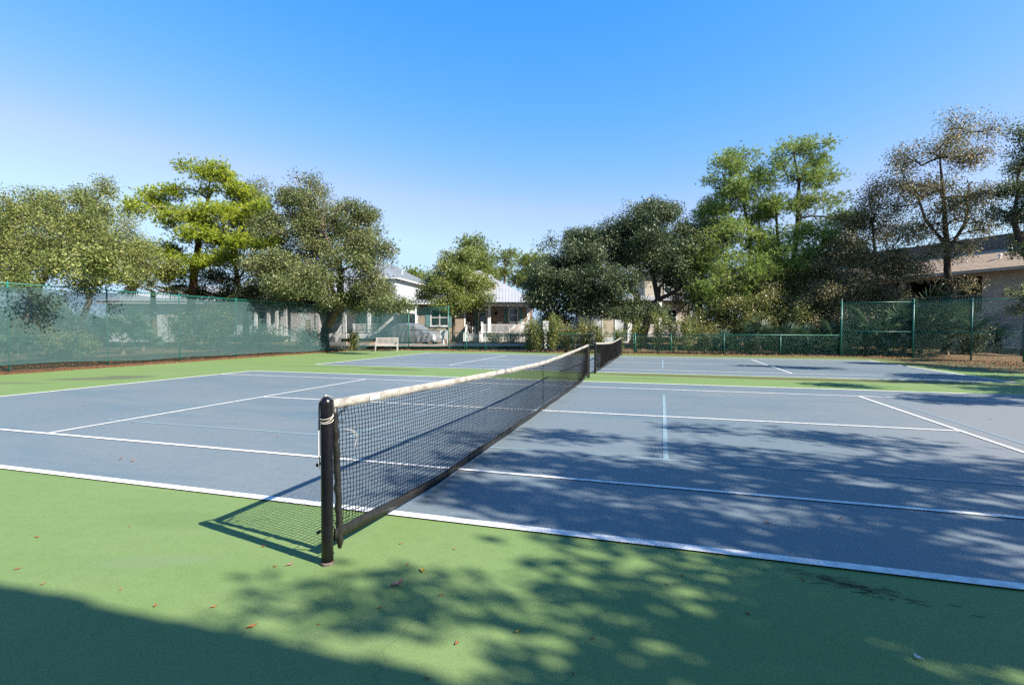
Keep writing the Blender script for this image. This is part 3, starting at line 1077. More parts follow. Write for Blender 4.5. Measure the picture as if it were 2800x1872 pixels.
FX, FY = 18.5, 28.7
lp = [1.5, 4.55, 7.6, 10.7, 13.75, 16.9, 19.95, 22.95, 26.1]
fence('fence', 'tall green chain link fence along left side behind long windscreen', [(-FX, -1.5), (-FX, 26.1)], [(-FX, y) for y in lp], 3.0, (2.98,), .04)
fence('fence', 'tall green chain link fence panel across left corner behind white bench', [(-FX + .06, 26.16), (-15.12, FY)], [(-16.85, 27.42), (-15.12, FY)], 3.0, (2.98, 1.4), .04, tall=[(-15.12, FY)])
fence('fence', 'tall green chain link fence panel left of small gate before covered car', [(-15.06, FY), (-12.08, FY)], [(-12.08, FY)], 3.0, (2.98, 1.42), .04, r=.03, tall=[(-12.08, FY)])
lowx = [-10.75, -9.4, -6.4, -3.4, -.8]
fence('fence', 'waist high green chain link fence between gate and bungalow shrubs', [(-10.75, FY), (-.8, FY)], [(x, FY) for x in lowx], 1.22, (1.21,), .04, r=.026, tall=[(-.8, FY), (-10.75, FY)])
hix = [.5, 2.63, 5.63, 8.65]
fence('fence', 'waist high green chain link fence before big dark oak and palmettos', [(.5, FY), (11.64, FY)], [(x, FY) for x in hix], 1.22, (1.21,), .04, r=.026, tall=[(.5, FY)])
fence('fence', 'tall green chain link fence on right before tan condominium', [(11.7, FY), (15.1, FY)], [(11.7, FY), (15.1, FY)], 3.05, (3.03, 1.42), .04, r=.036, tall=[(11.7, FY), (15.1, FY)])
fence('fence', 'tall green chain link fence panel across right corner by sago palm', [(15.16, FY - .05), (FX, 26.1)], [(17.0, 27.25), (FX, 26.1)], 3.05, (3.03, 1.42), .04, r=.036, tall=[(FX, 26.1)])
fence('fence', 'tall green chain link fence running along right side of courts', [(FX, 26.0), (FX, 8.0)], [(FX, y) for y in (22.9, 19.8, 16.7, 13.6, 10.5)], 3.05, (3.03, 1.42), .04, r=.03)

def gate(label, xa, xb, h):
    root = empty('gate', (xa, FY, 0), label=label, cat='gate', group='small chain link gates')
    w = xb - xa
    fr = MB()
    c = .06
    fr.tube([(.05, 0, .08), (.05, 0, h - c), (.05 + c, 0, h), (w - .05 - c, 0, h), (w - .05, 0, h - c), (w - .05, 0, .08), (.05, 0, .08)], .022, 8)
    fr.build('frame', M['vinyl_green'], root, smooth=True)
    V, Fc = chain_link((.06, 0), (w - .06, 0), .09, h - .02)
    tag(link('chain_link', np_mesh('chain_link', V, Fc, 4, M['vinyl_green']), root), kind='stuff')
    for z in (.25, h - .25):
        MB().box(-.02, .06, -.03, .03, z - .03, z + .03).build('hinge', M['steel'], root)
    MB().box(w - .09, w + .02, -.035, .03, h * .42, h * .42 + .12).build('latch', M['dark'], root)
    return root
gate('small green chain link gate before the young oak and bungalow steps', -12.0, -10.83, 1.26)
gate('small green chain link gate at end of farther net', -.74, .44, 1.22)

# windscreens: long cloth on the left fence, torn cloth on the corner panel
def cloth(name, label, p0, p1, ztop, zbot, mat, n, m_, seed, off=.05, wob=.025):
    rg = np.random.default_rng(seed)
    p0, p1 = np.array(p0, float), np.array(p1, float)
    u = (p1 - p0)
    L_ = np.hypot(*u)
    u /= L_
    nr = np.array([u[1], -u[0]])
    root_loc = (*p0, 0)
    V = np.zeros((n + 1, m_ + 1, 3))
    ph = rg.uniform(0, 6.28, 4)
    for i in range(n + 1):
        s = L_ * i / n
        zt = ztop(s)
        zb_ = zbot(s)
        for j in range(m_ + 1):
            k = j / m_
            w = off + wob * (math.sin(s * 2.1 + ph[0]) + .6 * math.sin(s * 5.3 + k * 3 + ph[1])) * (1 - k) + wob * .5 * math.sin(s * 1.1 + k * 4 + ph[2])
            q = u * s + nr * w
            V[i, j] = (q[0], q[1], zb_ + (zt - zb_) * k)
    id_ = np.arange((n + 1) * (m_ + 1)).reshape(n + 1, m_ + 1)
    F4 = np.stack([id_[:-1, :-1], id_[1:, :-1], id_[1:, 1:], id_[:-1, 1:]], -1).reshape(-1, 4)
    root = empty(name, root_loc, label=label, cat='windscreen')
    link('cloth', np_mesh('cloth', V.reshape(-1, 3), F4, 4, mat, smooth=True), root)
    for j, q in ((0, .012), (m_, .009)):
        MB().tube([tuple(V[i, j]) for i in range(n + 1)], q, 5).build('hem', M['screen_hem'], root, smooth=True)
    return root
M['screen_hem'] = simple('screen_hem', (.03, .085, .08), .8, .1)
def zt_l(s):
    return 2.83 + .03 * math.sin(s * 2.06 + .7) + .02 * math.sin(s * .7)
def zb_l(s):
    y = -1.4 + s
    return .33 - .11 * smooth01((y - 7) / 6) - .08 * smooth01((y - 17) / 6) + .02 * math.sin(s * 1.3)
cloth('windscreen', 'long translucent green windscreen hung on the left fence', (-FX, -1.4), (-FX, 25.95), zt_l, zb_l, M['screen'], 150, 8, 1)
tears = [(0, .10), (.35, .12), (.7, .22), (.95, .55), (1.25, .80), (1.5, .78), (2.0, .92), (2.6, .85), (2.62, .26), (3.5, .24), (3.75, .28)]
def zb_t(s):
    for (a, za), (b, zb) in zip(tears[:-1], tears[1:]):
        if s <= b:
            return za + (zb - za) * (s - a) / max(b - a, 1e-6)
    return tears[-1][1]
cloth('windscreen', 'torn dark green windscreen behind the white bench', (-18.0, 26.5), (-15.2, 28.62), lambda s: 2.82 - .05 * abs(math.sin(s * 1.6)), zb_t, M['screen2'], 70, 8, 2, .06)

# ------------------------------------------------------------------ bench
def bench(loc, rz):
    root = empty('bench', (*loc, 0), rz, label='white slatted wooden bench with armrests before torn windscreen', cat='bench')
    W = 1.5
    for sx in (-1, 1):
        x = sx * (W / 2 - .035)
        MB().box(x - .03, x + .03, -.03, .03, 0, .62).build('leg', M['bench'], root, bevel=.006)
        MB().bar((x, .46, 0), (x, .46, .42), .06, .05).bar((x, .46, .40), (x, .56, .90), .06, .045).build('leg', M['bench'], root)
        MB().bar((x, -.06, .635), (x, .52, .635), .075, .03).build('armrest', M['bench'], root)
        MB().box(x - .018, x + .018, 0, .46, .33, .40).build('side_rail', M['bench'], root)
    se = MB()
    for k in range(6):
        y = -.02 + k * .082
        se.box(-W / 2 + .07, W / 2 - .07, y, y + .066, .405, .43)
    se.box(-W / 2 + .07, W / 2 - .07, -.035, -.021, .34, .43)
    se.build('seat', M['bench'], root)
    bk = MB()
    ax = Vector((0, .10, .50)).normalized()
    bk.bar((-W / 2 + .06, .555, .87), (W / 2 - .06, .555, .87), .035, .07)
    bk.bar((-W / 2 + .06, .475, .47), (W / 2 - .06, .475, .47), .035, .05)
    for k in range(17):
        x = -W / 2 + .11 + k * (W - .22) / 16
        bk.bar((x, .478, .48), (x, .553, .85), .038, .016)
    bk.build('backrest', M['bench'], root)
    return root
bench((-8.48 * .95918 - 34.2 * .28279 + 2.0671, -3.6988 + -8.48 * .28279 + 34.2 * .95918), R(24))

# ------------------------------------------------------------------ houses
HR = R(16.43)
def lap_wall(mb, x0, x1, y, z0, z1, lap=.16, t=.018, holes=()):
    """horizontal lap siding facing -y between x0 and x1, leaving rectangular holes"""
    z = z0
    while z < z1 - 1e-6:
        zt = min(z + lap, z1)
        spans = [(x0, x1)]
        for (ha, hb_, hz0, hz1) in holes:
            if zt > hz0 and z < hz1:
                spans = [s for a, b in spans for s in ((a, min(b, ha)), (max(a, hb_), b)) if s[1] - s[0] > .01]
        for a, b in spans:
            mb.add([(a, y - t, z), (b, y - t, z), (b, y, zt), (a, y, zt), (a, y + .05, z), (b, y + .05, z), (b, y + .05, zt), (a, y + .05, zt)],
                   [(0, 1, 2, 3), (0, 4, 5, 1), (0, 3, 7, 4), (1, 5, 6, 2), (4, 7, 6, 5), (3, 2, 6, 7)])
        z = zt
    return mb

def window(root, x0, x1, y, z0, z1, sashes=2, trim=.09, cols=1, mat=None, sill=True):
    fr = MB()
    m_ = mat or M['trim']
    fr.box(x0 - trim, x0, y - .05, y + .06, z0 - trim, z1 + trim)
    fr.box(x1, x1 + trim, y - .05, y + .06, z0 - trim, z1 + trim)
    fr.box(x0, x1, y - .05, y + .06, z1, z1 + trim)
    fr.box(x0, x1, y - .05, y + .06, z0 - trim, z0)
    o = fr.build('window', m_, root)
    if sill:
        MB().box(x0 - trim - .05, x1 + trim + .05, y - .09, y - .05, z0 - trim - .05, z0 - trim + .01).build('sill', m_, o)
    mu = MB()
    for k in range(1, sashes):
        z = z0 + (z1 - z0) * k / sashes
        mu.box(x0, x1, y - .03, y + .03, z - .03, z + .03)
    for k in range(1, cols):
        x = x0 + (x1 - x0) * k / cols
        mu.box(x - .035, x + .035, y - .034, y + .034, z0, z1)
    if sashes > 1 or cols > 1:
        mu.build('sash_bar', m_, o)
    MB().box(x0, x1, y + .005, y + .02, z0, z1).build('pane', M['glass'], o)
    return o

def shutter(root, x0, x1, y, z0, z1):
    mb = MB()
    n = 4
    w = (x1 - x0) / n
    for k in range(n):
        mb.box(x0 + k * w + .006, x0 + (k + 1) * w - .006, y - .045, y - .02, z0, z1)
    for z in (z0 + .18, z1 - .22):
        mb.box(x0, x1, y - .06, y - .046, z, z + .08)
    return mb.build('shutter', M['teal'], root)

def railing(root, x0, x1, y, z0, z1, mat=None, step=.115, post=False, name='railing'):
    mb = MB()
    mb.box(x0, x1, y - .035, y + .035, z1 - .05, z1)
    mb.box(x0, x1, y - .025, y + .025, z0 + .08, z0 + .13)
    k = x0 + step * .6
    while k < x1 - .03:
        mb.box(k - .018, k + .018, y - .018, y + .018, z0 + .13, z1 - .05)
        k += step
    return mb.build(name, mat or M['trim'], root)

def seam_roof(root, tris, mat, pitch=.42, name='roof', thick=.05, rib=.03):
    """roof planes (each a polygon: eave points first, edge 0-1 is the eave) with raised seams running up the slope"""
    mb = MB()
    for pts in tris:
        P_ = [Vector(p) for p in pts]
        mb.poly(pts, thick)
        e = (P_[1] - P_[0])
        L_ = e.length
        e.normalize()
        nr = e.cross(P_[2] - P_[1]).normalized()
        up = nr.cross(e).normalized()
        uv = [((p - P_[0]).dot(e), (p - P_[0]).dot(up)) for p in P_]
        s = pitch * .5
        while s < L_:
            hi = 0
            for (a, b) in zip(uv, uv[1:] + uv[:1]):
                if (a[0] - s) * (b[0] - s) < 0:
                    t = (s - a[0]) / (b[0] - a[0])
                    hi = max(hi, a[1] + t * (b[1] - a[1]))
            if hi > .15:
                a = P_[0] + e * s + nr * rib * .4
                b = a + up * (hi - .03)
                mb.bar(a, b, .03, rib)
            s += pitch
    return mb.build(name, mat, root)

def hip(x0, x1, y0, y1, ze, zr, rx0, rx1, ry):
    a, b, c, d = (x0, y0, ze), (x1, y0, ze), (x1, y1, ze), (x0, y1, ze)
    p, q = (rx0, ry, zr), (rx1, ry, zr)
    return [[a, b, q, p], [b, c, q], [c, d, p, q], [d, a, p]]

def rocking_chair(label, loc, rz, mat, group, arms=True):
    root = empty('porch_chair', loc, rz, label=label, cat='chair', group=group)
    for sx in (-1, 1):
        MB().bar((sx * .26, -.24, .03), (sx * .26, -.24, .62), .05, .05).build('leg', mat, root)
        MB().bar((sx * .26, .24, .03), (sx * .24, .36, 1.08), .05, .05).build('leg', mat, root)
        MB().bar((sx * .28, -.3, .63), (sx * .28, .3, .63), .08, .03).build('armrest', mat, root)
        MB().tube([(sx * .26, -.42, .10), (sx * .26, -.15, .02), (sx * .26, .15, .02), (sx * .26, .5, .13)], .022, 6).build('rocker', mat, root)
    s = MB()
    for k in range(6):
        s.box(-.25, .25, -.25 + k * .085, -.185 + k * .085, .42, .44)
    s.build('seat', mat, root)
    b = MB()
    for k in range(6):
        x = -.19 + k * .076
        b.bar((x, .27, .46), (x, .36, 1.05), .05, .018)
    b.bar((-.27, .37, 1.09), (.27, .37, 1.09), .03, .09)
    b.build('backrest', mat, root)
    return root

# --- tan bungalow with the porch
bh = empty('bungalow', (*S(-4.43, 48), 0), HR, label='tan bungalow with pale metal roof, white porch railing and teal shutters', cat='house')
w = MB()
wh = [(-3.30, -1.56, 1.74, 3.40)]
lap_wall(w, -4.57, -.0, 0, .30, 3.95, holes=wh)
w.box(-4.57, -4.52, .05, 9.8, .3, 3.95)
w.build('wall', M['sid_tan'], bh)
w = MB()
lap_wall(w, 0, 6.2, 2.3, 1.07, 3.95, holes=[(4.03, 5.08, 2.18, 3.60), (1.05, 1.95, 1.07, 3.2)])
w.box(-.05, 0, .05, 2.3, .3, 3.95)
w.box(6.2, 6.25, 2.3, 9.8, .3, 3.95)
w.box(-4.52, 6.2, 9.75, 9.8, .3, 3.95)
w.build('wall', M['sid_tan'], bh)
tr = MB()
for x in (-4.6, -.10):
    tr.box(x, x + .13, -.035, -.02, .3, 3.95)
tr.box(-4.6, .05, -.03, -.021, 3.75, 3.95)
tr.box(-.06, -.045, -.01, .1, .3, 3.95)
tr.build('corner_board', M['trim'], bh)
window(bh, -3.20, -2.47, 0, 1.84, 3.30)
window(bh, -2.37, -1.66, 0, 1.84, 3.30)
shutter(bh, -3.75, -3.34, 0, 1.70, 3.42)
shutter(bh, -1.52, -1.12, 0, 1.70, 3.42)
window(bh, 4.15, 4.96, 2.3, 2.28, 3.50)
shutter(bh, 3.60, 4.0, 2.3, 2.16, 3.60)
shutter(bh, 5.11, 5.5, 2.3, 2.16, 3.60)
dm = MB().box(1.05, 1.15, 2.25, 2.36, 1.07, 3.2).box(1.85, 1.95, 2.25, 2.36, 1.07, 3.2).box(1.15, 1.85, 2.25, 2.36, 3.1, 3.2)
dm.build('door_frame', M['trim'], bh)
door = MB().box(1.15, 1.85, 2.29, 2.33, 1.08, 3.1).build('door', M['glass'], bh)
MB().box(1.15, 1.27, 2.27, 2.289, 1.08, 3.1).box(1.73, 1.85, 2.27, 2.289, 1.08, 3.1).box(1.27, 1.73, 2.27, 2.289, 1.08, 1.4).box(1.27, 1.73, 2.27, 2.289, 2.9, 3.1).build('stile', M['teal'], door)
MB().box(.62, 1.0, 2.22, 2.27, 1.08, 3.2).build('shutter', M['teal'], bh)
MB().box(0.02, 6.35, -.1, 2.28, .94, 1.07).build('porch_floor', M['deck'], bh)
sk = MB()
for k in range(22):
    x = .05 + k * .285
    sk.box(x, x + .25, -.02, .02, .3, .93)
sk.build('porch_skirt', M['sid_white'], bh)
MB().box(.0, 6.25, .0, 2.26, 3.72, 3.76).build('porch_ceiling', M['trim'], bh)
MB().box(-.04, 6.3, -.16, .12, 3.70, 3.98).build('porch_beam', M['trim'], bh)
for x in (2.28, 5.98):
    p_ = MB().box(x - .14, x + .14, -.14, .14, 1.07, 3.70).box(x - .17, x + .17, -.17, .17, 1.071, 1.25).box(x - .17, x + .17, -.165, .165, 3.55, 3.699)
    p_.build('porch_post', M['trim'], bh)
railing(bh, 1.65, 2.14, -.02, 1.07, 1.95)
railing(bh, 2.42, 5.84, -.02, 1.07, 1.95)
for k in range(4):
    MB().box(.22, 1.5, -.1 - .3 * (k + 1), -.1 - .3 * k, .25, .93 - .17 * (k + 1) + .02).build('step', M['deck'], bh)
for x in (.10, 1.56):
    ck = MB().poly([(x, -.05, .5), (x, -1.5, .22), (x, -1.5, 1.0), (x, -.05, 1.9)], .08)
    ck.build('stair_cheek', M['trim'], bh)
    MB().box(x - .12, x + .08, -1.68, -1.48, .2, 1.15).box(x - .15, x + .11, -1.71, -1.45, 1.15, 1.2).build('newel_post', M['trim'], bh)
MB().box(1.50, 1.68, -.12, .06, 1.07, 2.1).box(1.47, 1.71, -.15, .09, 2.1, 2.16).build('newel_post', M['trim'], bh)
ln = MB().tube([(2.85, 2.16, 3.30), (2.85, 2.16, 3.22), (2.85, 2.16, 2.92)], [.03, .10, .15], 8).box(2.81, 2.89, 2.16, 2.29, 3.0, 3.2)
ln.build('wall_lantern', M['dark'], bh)
ln = MB().tube([(5.9, 2.16, 3.20), (5.9, 2.16, 3.12), (5.9, 2.16, 2.85)], [.03, .10, .15], 8).box(5.86, 5.94, 2.16, 2.29, 2.9, 3.1)
ln.build('wall_lantern', M['dark'], bh)
seam_roof(bh, hip(-5.3, 6.9, -.7, 10.6, 3.98, 7.55, .55, 1.05, 4.9), M['roof_metal'], .45)
ea = MB()
ea.box(-5.28, 6.88, -.68, -.64, 3.80, 3.93)
ea.box(-5.28, -5.24, -.64, 10.5, 3.80, 3.93)
ea.box(6.84, 6.88, -.64, 10.5, 3.80, 3.93)
ea.box(-5.2, 6.8, -.62, -.2, 3.90, 3.925)
ea.build('eave_board', M['trim'], bh)
seam_roof(bh, [[(.7, -1.0, 4.0), (6.75, -1.0, 4.0), (3.5, 2.4, 6.02)], [(6.75, -1.0, 4.0), (6.75, 1.4, 4.0), (3.5, 2.4, 6.02)], [(.7, 1.4, 4.0), (.7, -1.0, 4.0), (3.5, 2.4, 6.02)]], M['roof_metal'], .30, 'porch_roof')
dr_ = MB()
lap_wall(dr_, .3, 2.75, 1.2, 4.6, 6.0, holes=[(1.55, 2.3, 4.85, 5.75)])
dr_.box(.3, .36, 1.25, 4.5, 4.6, 6.0).box(2.69, 2.75, 1.25, 4.5, 4.6, 6.0)
dr_.build('dormer_wall', M['sid_beige'], bh)
window(bh, 1.62, 2.22, 1.2, 4.95, 5.68, trim=.07)
seam_roof(bh, [[(.05, .9, 5.95), (3.0, .9, 5.95), (2.3, 4.3, 7.1), (.7, 4.3, 7.1)]], M['roof_metal'], .45, 'dormer_roof')
# the house number on the porch post
fc = bpy.data.curves.new('house_number', 'FONT')
fc.body = '95'
fc.size = .27
fc.extrude = .008
fc.align_x = 'CENTER'
fc.materials.append(M['dark'])
ft = bpy.data.objects.new('number_text', fc)
num_me = bpy.data.meshes.new_from_object(ft)
num_me.name = 'house_number'
bpy.data.objects.remove(ft)
if not num_me.materials:
    num_me.materials.append(M['dark'])
fo = link('house_number', num_me, bh, (2.28, -.175, 2.57), (math.pi / 2, 0, 0))

gp = 'white chairs on the bungalow porch'
def HP(x, y, z):
    c, s = math.cos(HR), math.sin(HR)
    b = S(-4.43, 48)
    return (b[0] + c * x - s * y, b[1] + s * x + c * y, z)
rocking_chair('sunlit white armchair on bungalow porch left of the steps', HP(.55, .7, 1.07), HR + R(65), M['trim'], gp)
rocking_chair('shaded white rocking chair facing out behind middle of porch railing', HP(4.45, .95, 1.07), HR, M['trim'], gp)
rocking_chair('low white rocking chair just right of numbered porch post', HP(3.45, 1.15, 1.07), HR + R(30), M['trim'], gp)
rocking_chair('white rocking chair under the porch window by right corner post', HP(5.5, 1.0, 1.07), HR + R(-10), M['trim'], gp)
pt = empty('potted_plant', HP(1.35, .55, 1.07), 0, label='spiky green plant in pale pot beside the bungalow front door', cat='plant')
MB().tube([(0, 0, 0), (0, 0, .3)], [.11, .15], 10).build('pot', M['stucco'], pt)
pb = MB()
for k in range(9):
    a = k * .7
    pb.tube([(0, 0, .25), (.08 * math.cos(a), .08 * math.sin(a), .6), (.22 * math.cos(a), .22 * math.sin(a), .95)], [.02, .015, .004], 4)
pb.build('leaves', M['leaf_shrub'], pt)

# --- pale two storey house behind the bungalow
O_ = (-28.18, 49.94)
E_ = (-30.47, 65.94)
ang = math.atan2(E_[1] - O_[1], E_[0] - O_[0])
LB = math.hypot(E_[0] - O_[0], E_[1] - O_[1])
hb_ = empty('two_storey_house', (*O_, 0), ang, label='pale blue white two storey house behind bungalow with grey metal roof', cat='house')
w = MB()
lap_wall(w, 0, LB, 0, .2, 7.5, .19, holes=[(LB * .46, LB * .46 + .8, 5.2, 6.9), (LB * .60, LB * .60 + .8, 5.2, 6.9), (LB * .46, LB * .46 + .9, 1.6, 3.6)])
w.box(0, .05, .05, 9, .2, 7.5).box(LB - .05, LB, .05, 9, .2, 7.5).box(0, LB, 8.95, 9, .2, 7.5)
w.build('wall', M['sid_blue'], hb_)
window(hb_, LB * .46 + .09, LB * .46 + .71, 0, 5.29, 6.81)
window(hb_, LB * .60 + .09, LB * .60 + .71, 0, 5.29, 6.81)
window(hb_, LB * .46 + .09, LB * .46 + .81, 0, 1.69, 3.51)
seam_roof(hb_, hip(-.6, LB + .6, -.6, 9.6, 7.55, 10.3, 4.5, LB - 4.5, 4.5), M['roof_blue'], .5)
MB().box(-.58, LB + .58, -.58, -.54, 7.35, 7.5).box(-.58, -.54, -.54, 9.5, 7.35, 7.5).build('eave_board', M['trim'], hb_)
MB().tube([(LB * .35, 1.2, 8.4), (LB * .35, 1.2, 9.1)], .09, 8).build('vent_pipe', M['trim'], hb_)

# --- white house with a porch behind the corner of the fence
hc = empty('white_house', (*S(-20.5, 47), 0), HR, label='white house with porch railing and front stairs behind left fence corner', cat='house')
LX = -10.68 - -20.5
PX = -15.52 - -20.5
w = MB()
lap_wall(w, 0, 2.6, 0, .3, 4.0, .17, holes=[(1.35, 1.85, .6, 2.3)])
lap_wall(w, 2.6, LX, 2.2, .9, 4.0, .17, holes=[(PX + .4, PX + 1.3, 1.05, 3.1), (PX + 2.0, PX + 3.0, 1.9, 3.3)])
w.box(0, .05, .05, 9, .3, 4.0).box(LX - .05, LX, 2.25, 9, .3, 4.0).box(2.55, 2.6, .05, 2.2, .3, 4.0).box(0, LX, 8.95, 9, .3, 4.0)
w.build('wall', M['sid_white'], hc)
MB().box(1.35, 1.85, .0, .05, .6, 2.3).build('hatch', M['sid_beige'], hc)
window(hc, PX + 2.1, PX + 2.9, 2.2, 2.0, 3.2)
MB().box(PX + .4, PX + 1.3, 2.2, 2.25, 1.05, 3.1).build('door', M['glass'], hc)
MB().box(2.62, LX, -.1, 2.18, .92, 1.06).build('porch_floor', M['deck'], hc)
MB().box(2.62, LX, -.13, -.11, .6, 1.05).build('porch_skirt', M['trim'], hc)
for x in (PX, PX + 2.3, LX - .15):
    MB().box(x - .13, x + .13, -.13, .13, 1.06, 4.0).build('porch_post', M['trim'], hc)
railing(hc, PX + .75, PX + 2.17, -.02, 1.06, 1.95)
railing(hc, PX + 2.43, LX - .3, -.02, 1.06, 1.95)
for k in range(4):
    MB().box(PX - 1.5, PX - .3, -.1 - .3 * (k + 1), -.1 - .3 * k, .25, .92 - .17 * (k + 1)).build('step', M['deck'], hc)
for x in (PX - 1.55, PX - .25):
    sr_ = MB()
    sr_.bar((x, 0, 1.9), (x, -1.5, 1.05), .08, .08)
    sr_.bar((x, 0, 1.2), (x, -1.5, .38), .06, .06)
    for k in range(9):
        t = (k + .5) / 9
        sr_.box(x - .02, x + .02, -1.5 * t - .02, -1.5 * t + .02, 1.2 - .82 * t, 1.88 - .82 * t)
    sr_.box(x - .07, x + .07, -1.6, -1.45, .2, 1.2)
    sr_.build('stair_rail', M['trim'], hc)
seam_roof(hc, hip(-.6, LX + .6, -.7, 9.6, 4.02, 6.4, 3.5, LX - 3.5, 4.4), M['roof_metal'], .5)
MB().box(-.5, LX + .5, -.6, -.2, 3.86, 3.99).build('eave_board', M['trim'], hc)

# --- long white house seen through the left windscreen
hl = empty('white_house', (*S(-35.82, 45), 0), HR, label='long white house with grey metal roof seen through left windscreen', cat='house')
WX = -19.63 - -35.82 - 1.0
q1, q2 = -29.69 - -35.82, -25.96 - -35.82
w = MB()
lap_wall(w, 0, q1, 0, .3, 3.85, .17, holes=[(1.9, 3.0, 1.4, 3.0)])
lap_wall(w, q1, WX, 2.2, .3, 3.85, .17, holes=[(q2 + 2, q2 + 3.2, 1.6, 3.2)])
w.box(0, .05, .05, 9, .3, 3.85).box(WX - .05, WX, 2.25, 9, .3, 3.85).box(q1 - .05, q1, .05, 2.2, .3, 3.85).box(0, WX, 8.95, 9, .3, 3.85)
w.build('wall', M['sid_white'], hl)
window(hl, 2.0, 2.9, 0, 1.5, 2.9)
window(hl, q2 + 2.1, q2 + 3.1, 2.2, 1.7, 3.1)
MB().box(q1 + .02, WX, -.05, 2.18, .8, .92).build('porch_floor', M['deck'], hl)
for u in (-22.71, -21.58, -20.86, -20.09):
    x = u - -35.82
    MB().box(x - .11, x + .11, -.12, .12, .92, 3.8).build('porch_post', M['trim'], hl)
railing(hl, -24.66 - -35.82, -22.75 - -35.82 - .1, -.02, .92, 1.8)
railing(hl, -20.83 - -35.82 + .15, -20.12 - -35.82 - .1, -.02, .92, 1.8)
seam_roof(hl, hip(-.6, q2 + 1.5, -.7, 9.6, 3.88, 5.6, 3.5, q2 - 3, 4.4), M['roof_metal'], .5)
seam_roof(hl, hip(q2 - .8, WX + .6, -.75, 9.65, 3.9, 5.3, q2 + 2.5, WX - 3, 4.4), M['roof_metal'], .5, 'porch_roof')
MB().box(-.5, WX + .5, -.62, -.3, 3.66, 3.86).build('eave_board', M['trim'], hl)

# --- grey house behind the big dark oak
hd = empty('grey_house', (*S(6.76, 46), 0), HR, label='pale grey two storey house behind the big dark oak', cat='house')
b0 = 10.48 - 6.76
b1 = 16.35 - 6.76
w = MB()
lap_wall(w, 0, b0, 0, .3, 4.1, .16, holes=[(1.5, 2.55, .9, 2.65)])
w.box(0, .05, .05, 8, .3, 4.1)
w.build('wall', M['sid_grey'], hd)
w = MB()
lap_wall(w, b0, b1, 1.0, .3, 4.1, .16, holes=[(b0 + 2.0, b0 + 2.8, 1.9, 3.4), (b0 + 3.9, b0 + 4.8, 1.9, 3.4)])
lap_wall(w, b0 + 2.2, b1 + .1, 2.6, 4.1, 7.0, .16, holes=[(b0 + 4.05, b0 + 4.85, 4.9, 6.2)])
w.box(b1 - .05, b1, 1.05, 8, .3, 4.1).box(b1 + .05, b1 + .1, 2.65, 8, 4.1, 7.0).box(b0 + 2.2, b0 + 2.25, 2.65, 8, 4.1, 7)
w.build('wall', M['sid_beige'], hd)
MB().box(1.5, 2.55, .01, .05, .9, 2.65).build('door', M['sid_beige'], hd)
MB().box(1.38, 1.5, -.04, .06, .9, 2.8).box(2.55, 2.67, -.04, .06, .9, 2.8).box(1.5, 2.55, -.04, .06, 2.65, 2.8).build('door_frame', M['trim'], hd)
window(hd, b0 + 2.09, b0 + 2.71, 1.0, 1.99, 3.31)
window(hd, b0 + 3.99, b0 + 4.71, 1.0, 1.99, 3.31)
window(hd, b0 + 4.13, b0 + 4.77, 2.6, 4.98, 6.12)
seam_roof(hd, hip(b0 + 1.7, b1 + .6, 2.0, 8.5, 7.0, 9.0, b0 + 3.9, b1 - 1.8, 5.2), M['roof_blue'], .5)
seam_roof(hd, [[(b0 - .3, -.3, 4.15), (b1 + .5, -.3, 4.15), (b1 + .3, 2.55, 4.75), (b0 - .3, 2.55, 4.75)]], M['roof_metal'], .4, 'porch_roof')
seam_roof(hd, [[(-.5, -.5, 4.12), (b0 - .32, -.5, 4.12), (b0 - .32, 4, 6.0), (-.5, 4, 6.0)]], M['roof_metal'], .4, 'roof')
for x in (b0 + .1, b0 + 2.9, b1 - .2):
    MB().box(x - .14, x + .14, -.2, .08, .95, 4.1).build('porch_post', M['trim'], hd)
MB().box(b0 + .0, b1, -.25, .98, .8, .95).build('porch_floor', M['deck'], hd)
railing(hd, b0 + 1.2, b0 + 2.75, -.06, .95, 1.85)
railing(hd, b0 + 3.05, b1 - .35, -.06, .95, 1.85)
sr_ = MB()
sr_.bar((b0 + .35, -.1, 1.95), (b0 - .35, -1.5, 1.05), .07, .07)
for k in range(7):
    t = (k + .5) / 7
    sr_.box(b0 + .35 - .7 * t - .025, b0 + .35 - .7 * t + .025, -.1 - 1.4 * t - .025, -.1 - 1.4 * t + .025, .9 - .7 * t, 1.93 - .9 * t)
sr_.build('stair_rail', M['trim'], hd)

# --- tan condominium behind the right fence
cd = empty('condominium', (24.56, 37.34, 0), R(-53.83), label='two storey tan condominium with brown shingle mansard roof behind right fence', cat='building')
CL, CRt = -24.0, 12.0
xa, xb = -7.21, -2.2
st_ = MB()
st_.box(xb, CRt, 0, .12, -.1, 5.62)
st_.box(xa - .35, xb, 0, .12, -.1, 2.75)
st_.box(xa - .35, xa, 0, .12, 2.75, 5.62)
st_.box(xa, xb, 0, .12, 5.25, 5.62)
st_.box(CL, xa - 7.0, 0, .12, -.1, 5.62)
st_.box(xa - 7, xa - .35, 0, .12, -.1, 2.75)
st_.box(xa - 7, xa - .35, 0, .12, 5.25, 5.62)
st_.box(CRt - .12, CRt, .12, 12, -.1, 5.62).box(CL, CL + .12, .12, 12, -.1, 5.62).box(CL, CRt, 12, 12.12, -.1, 5.62)
st_.build('wall', M['stucco'], cd)
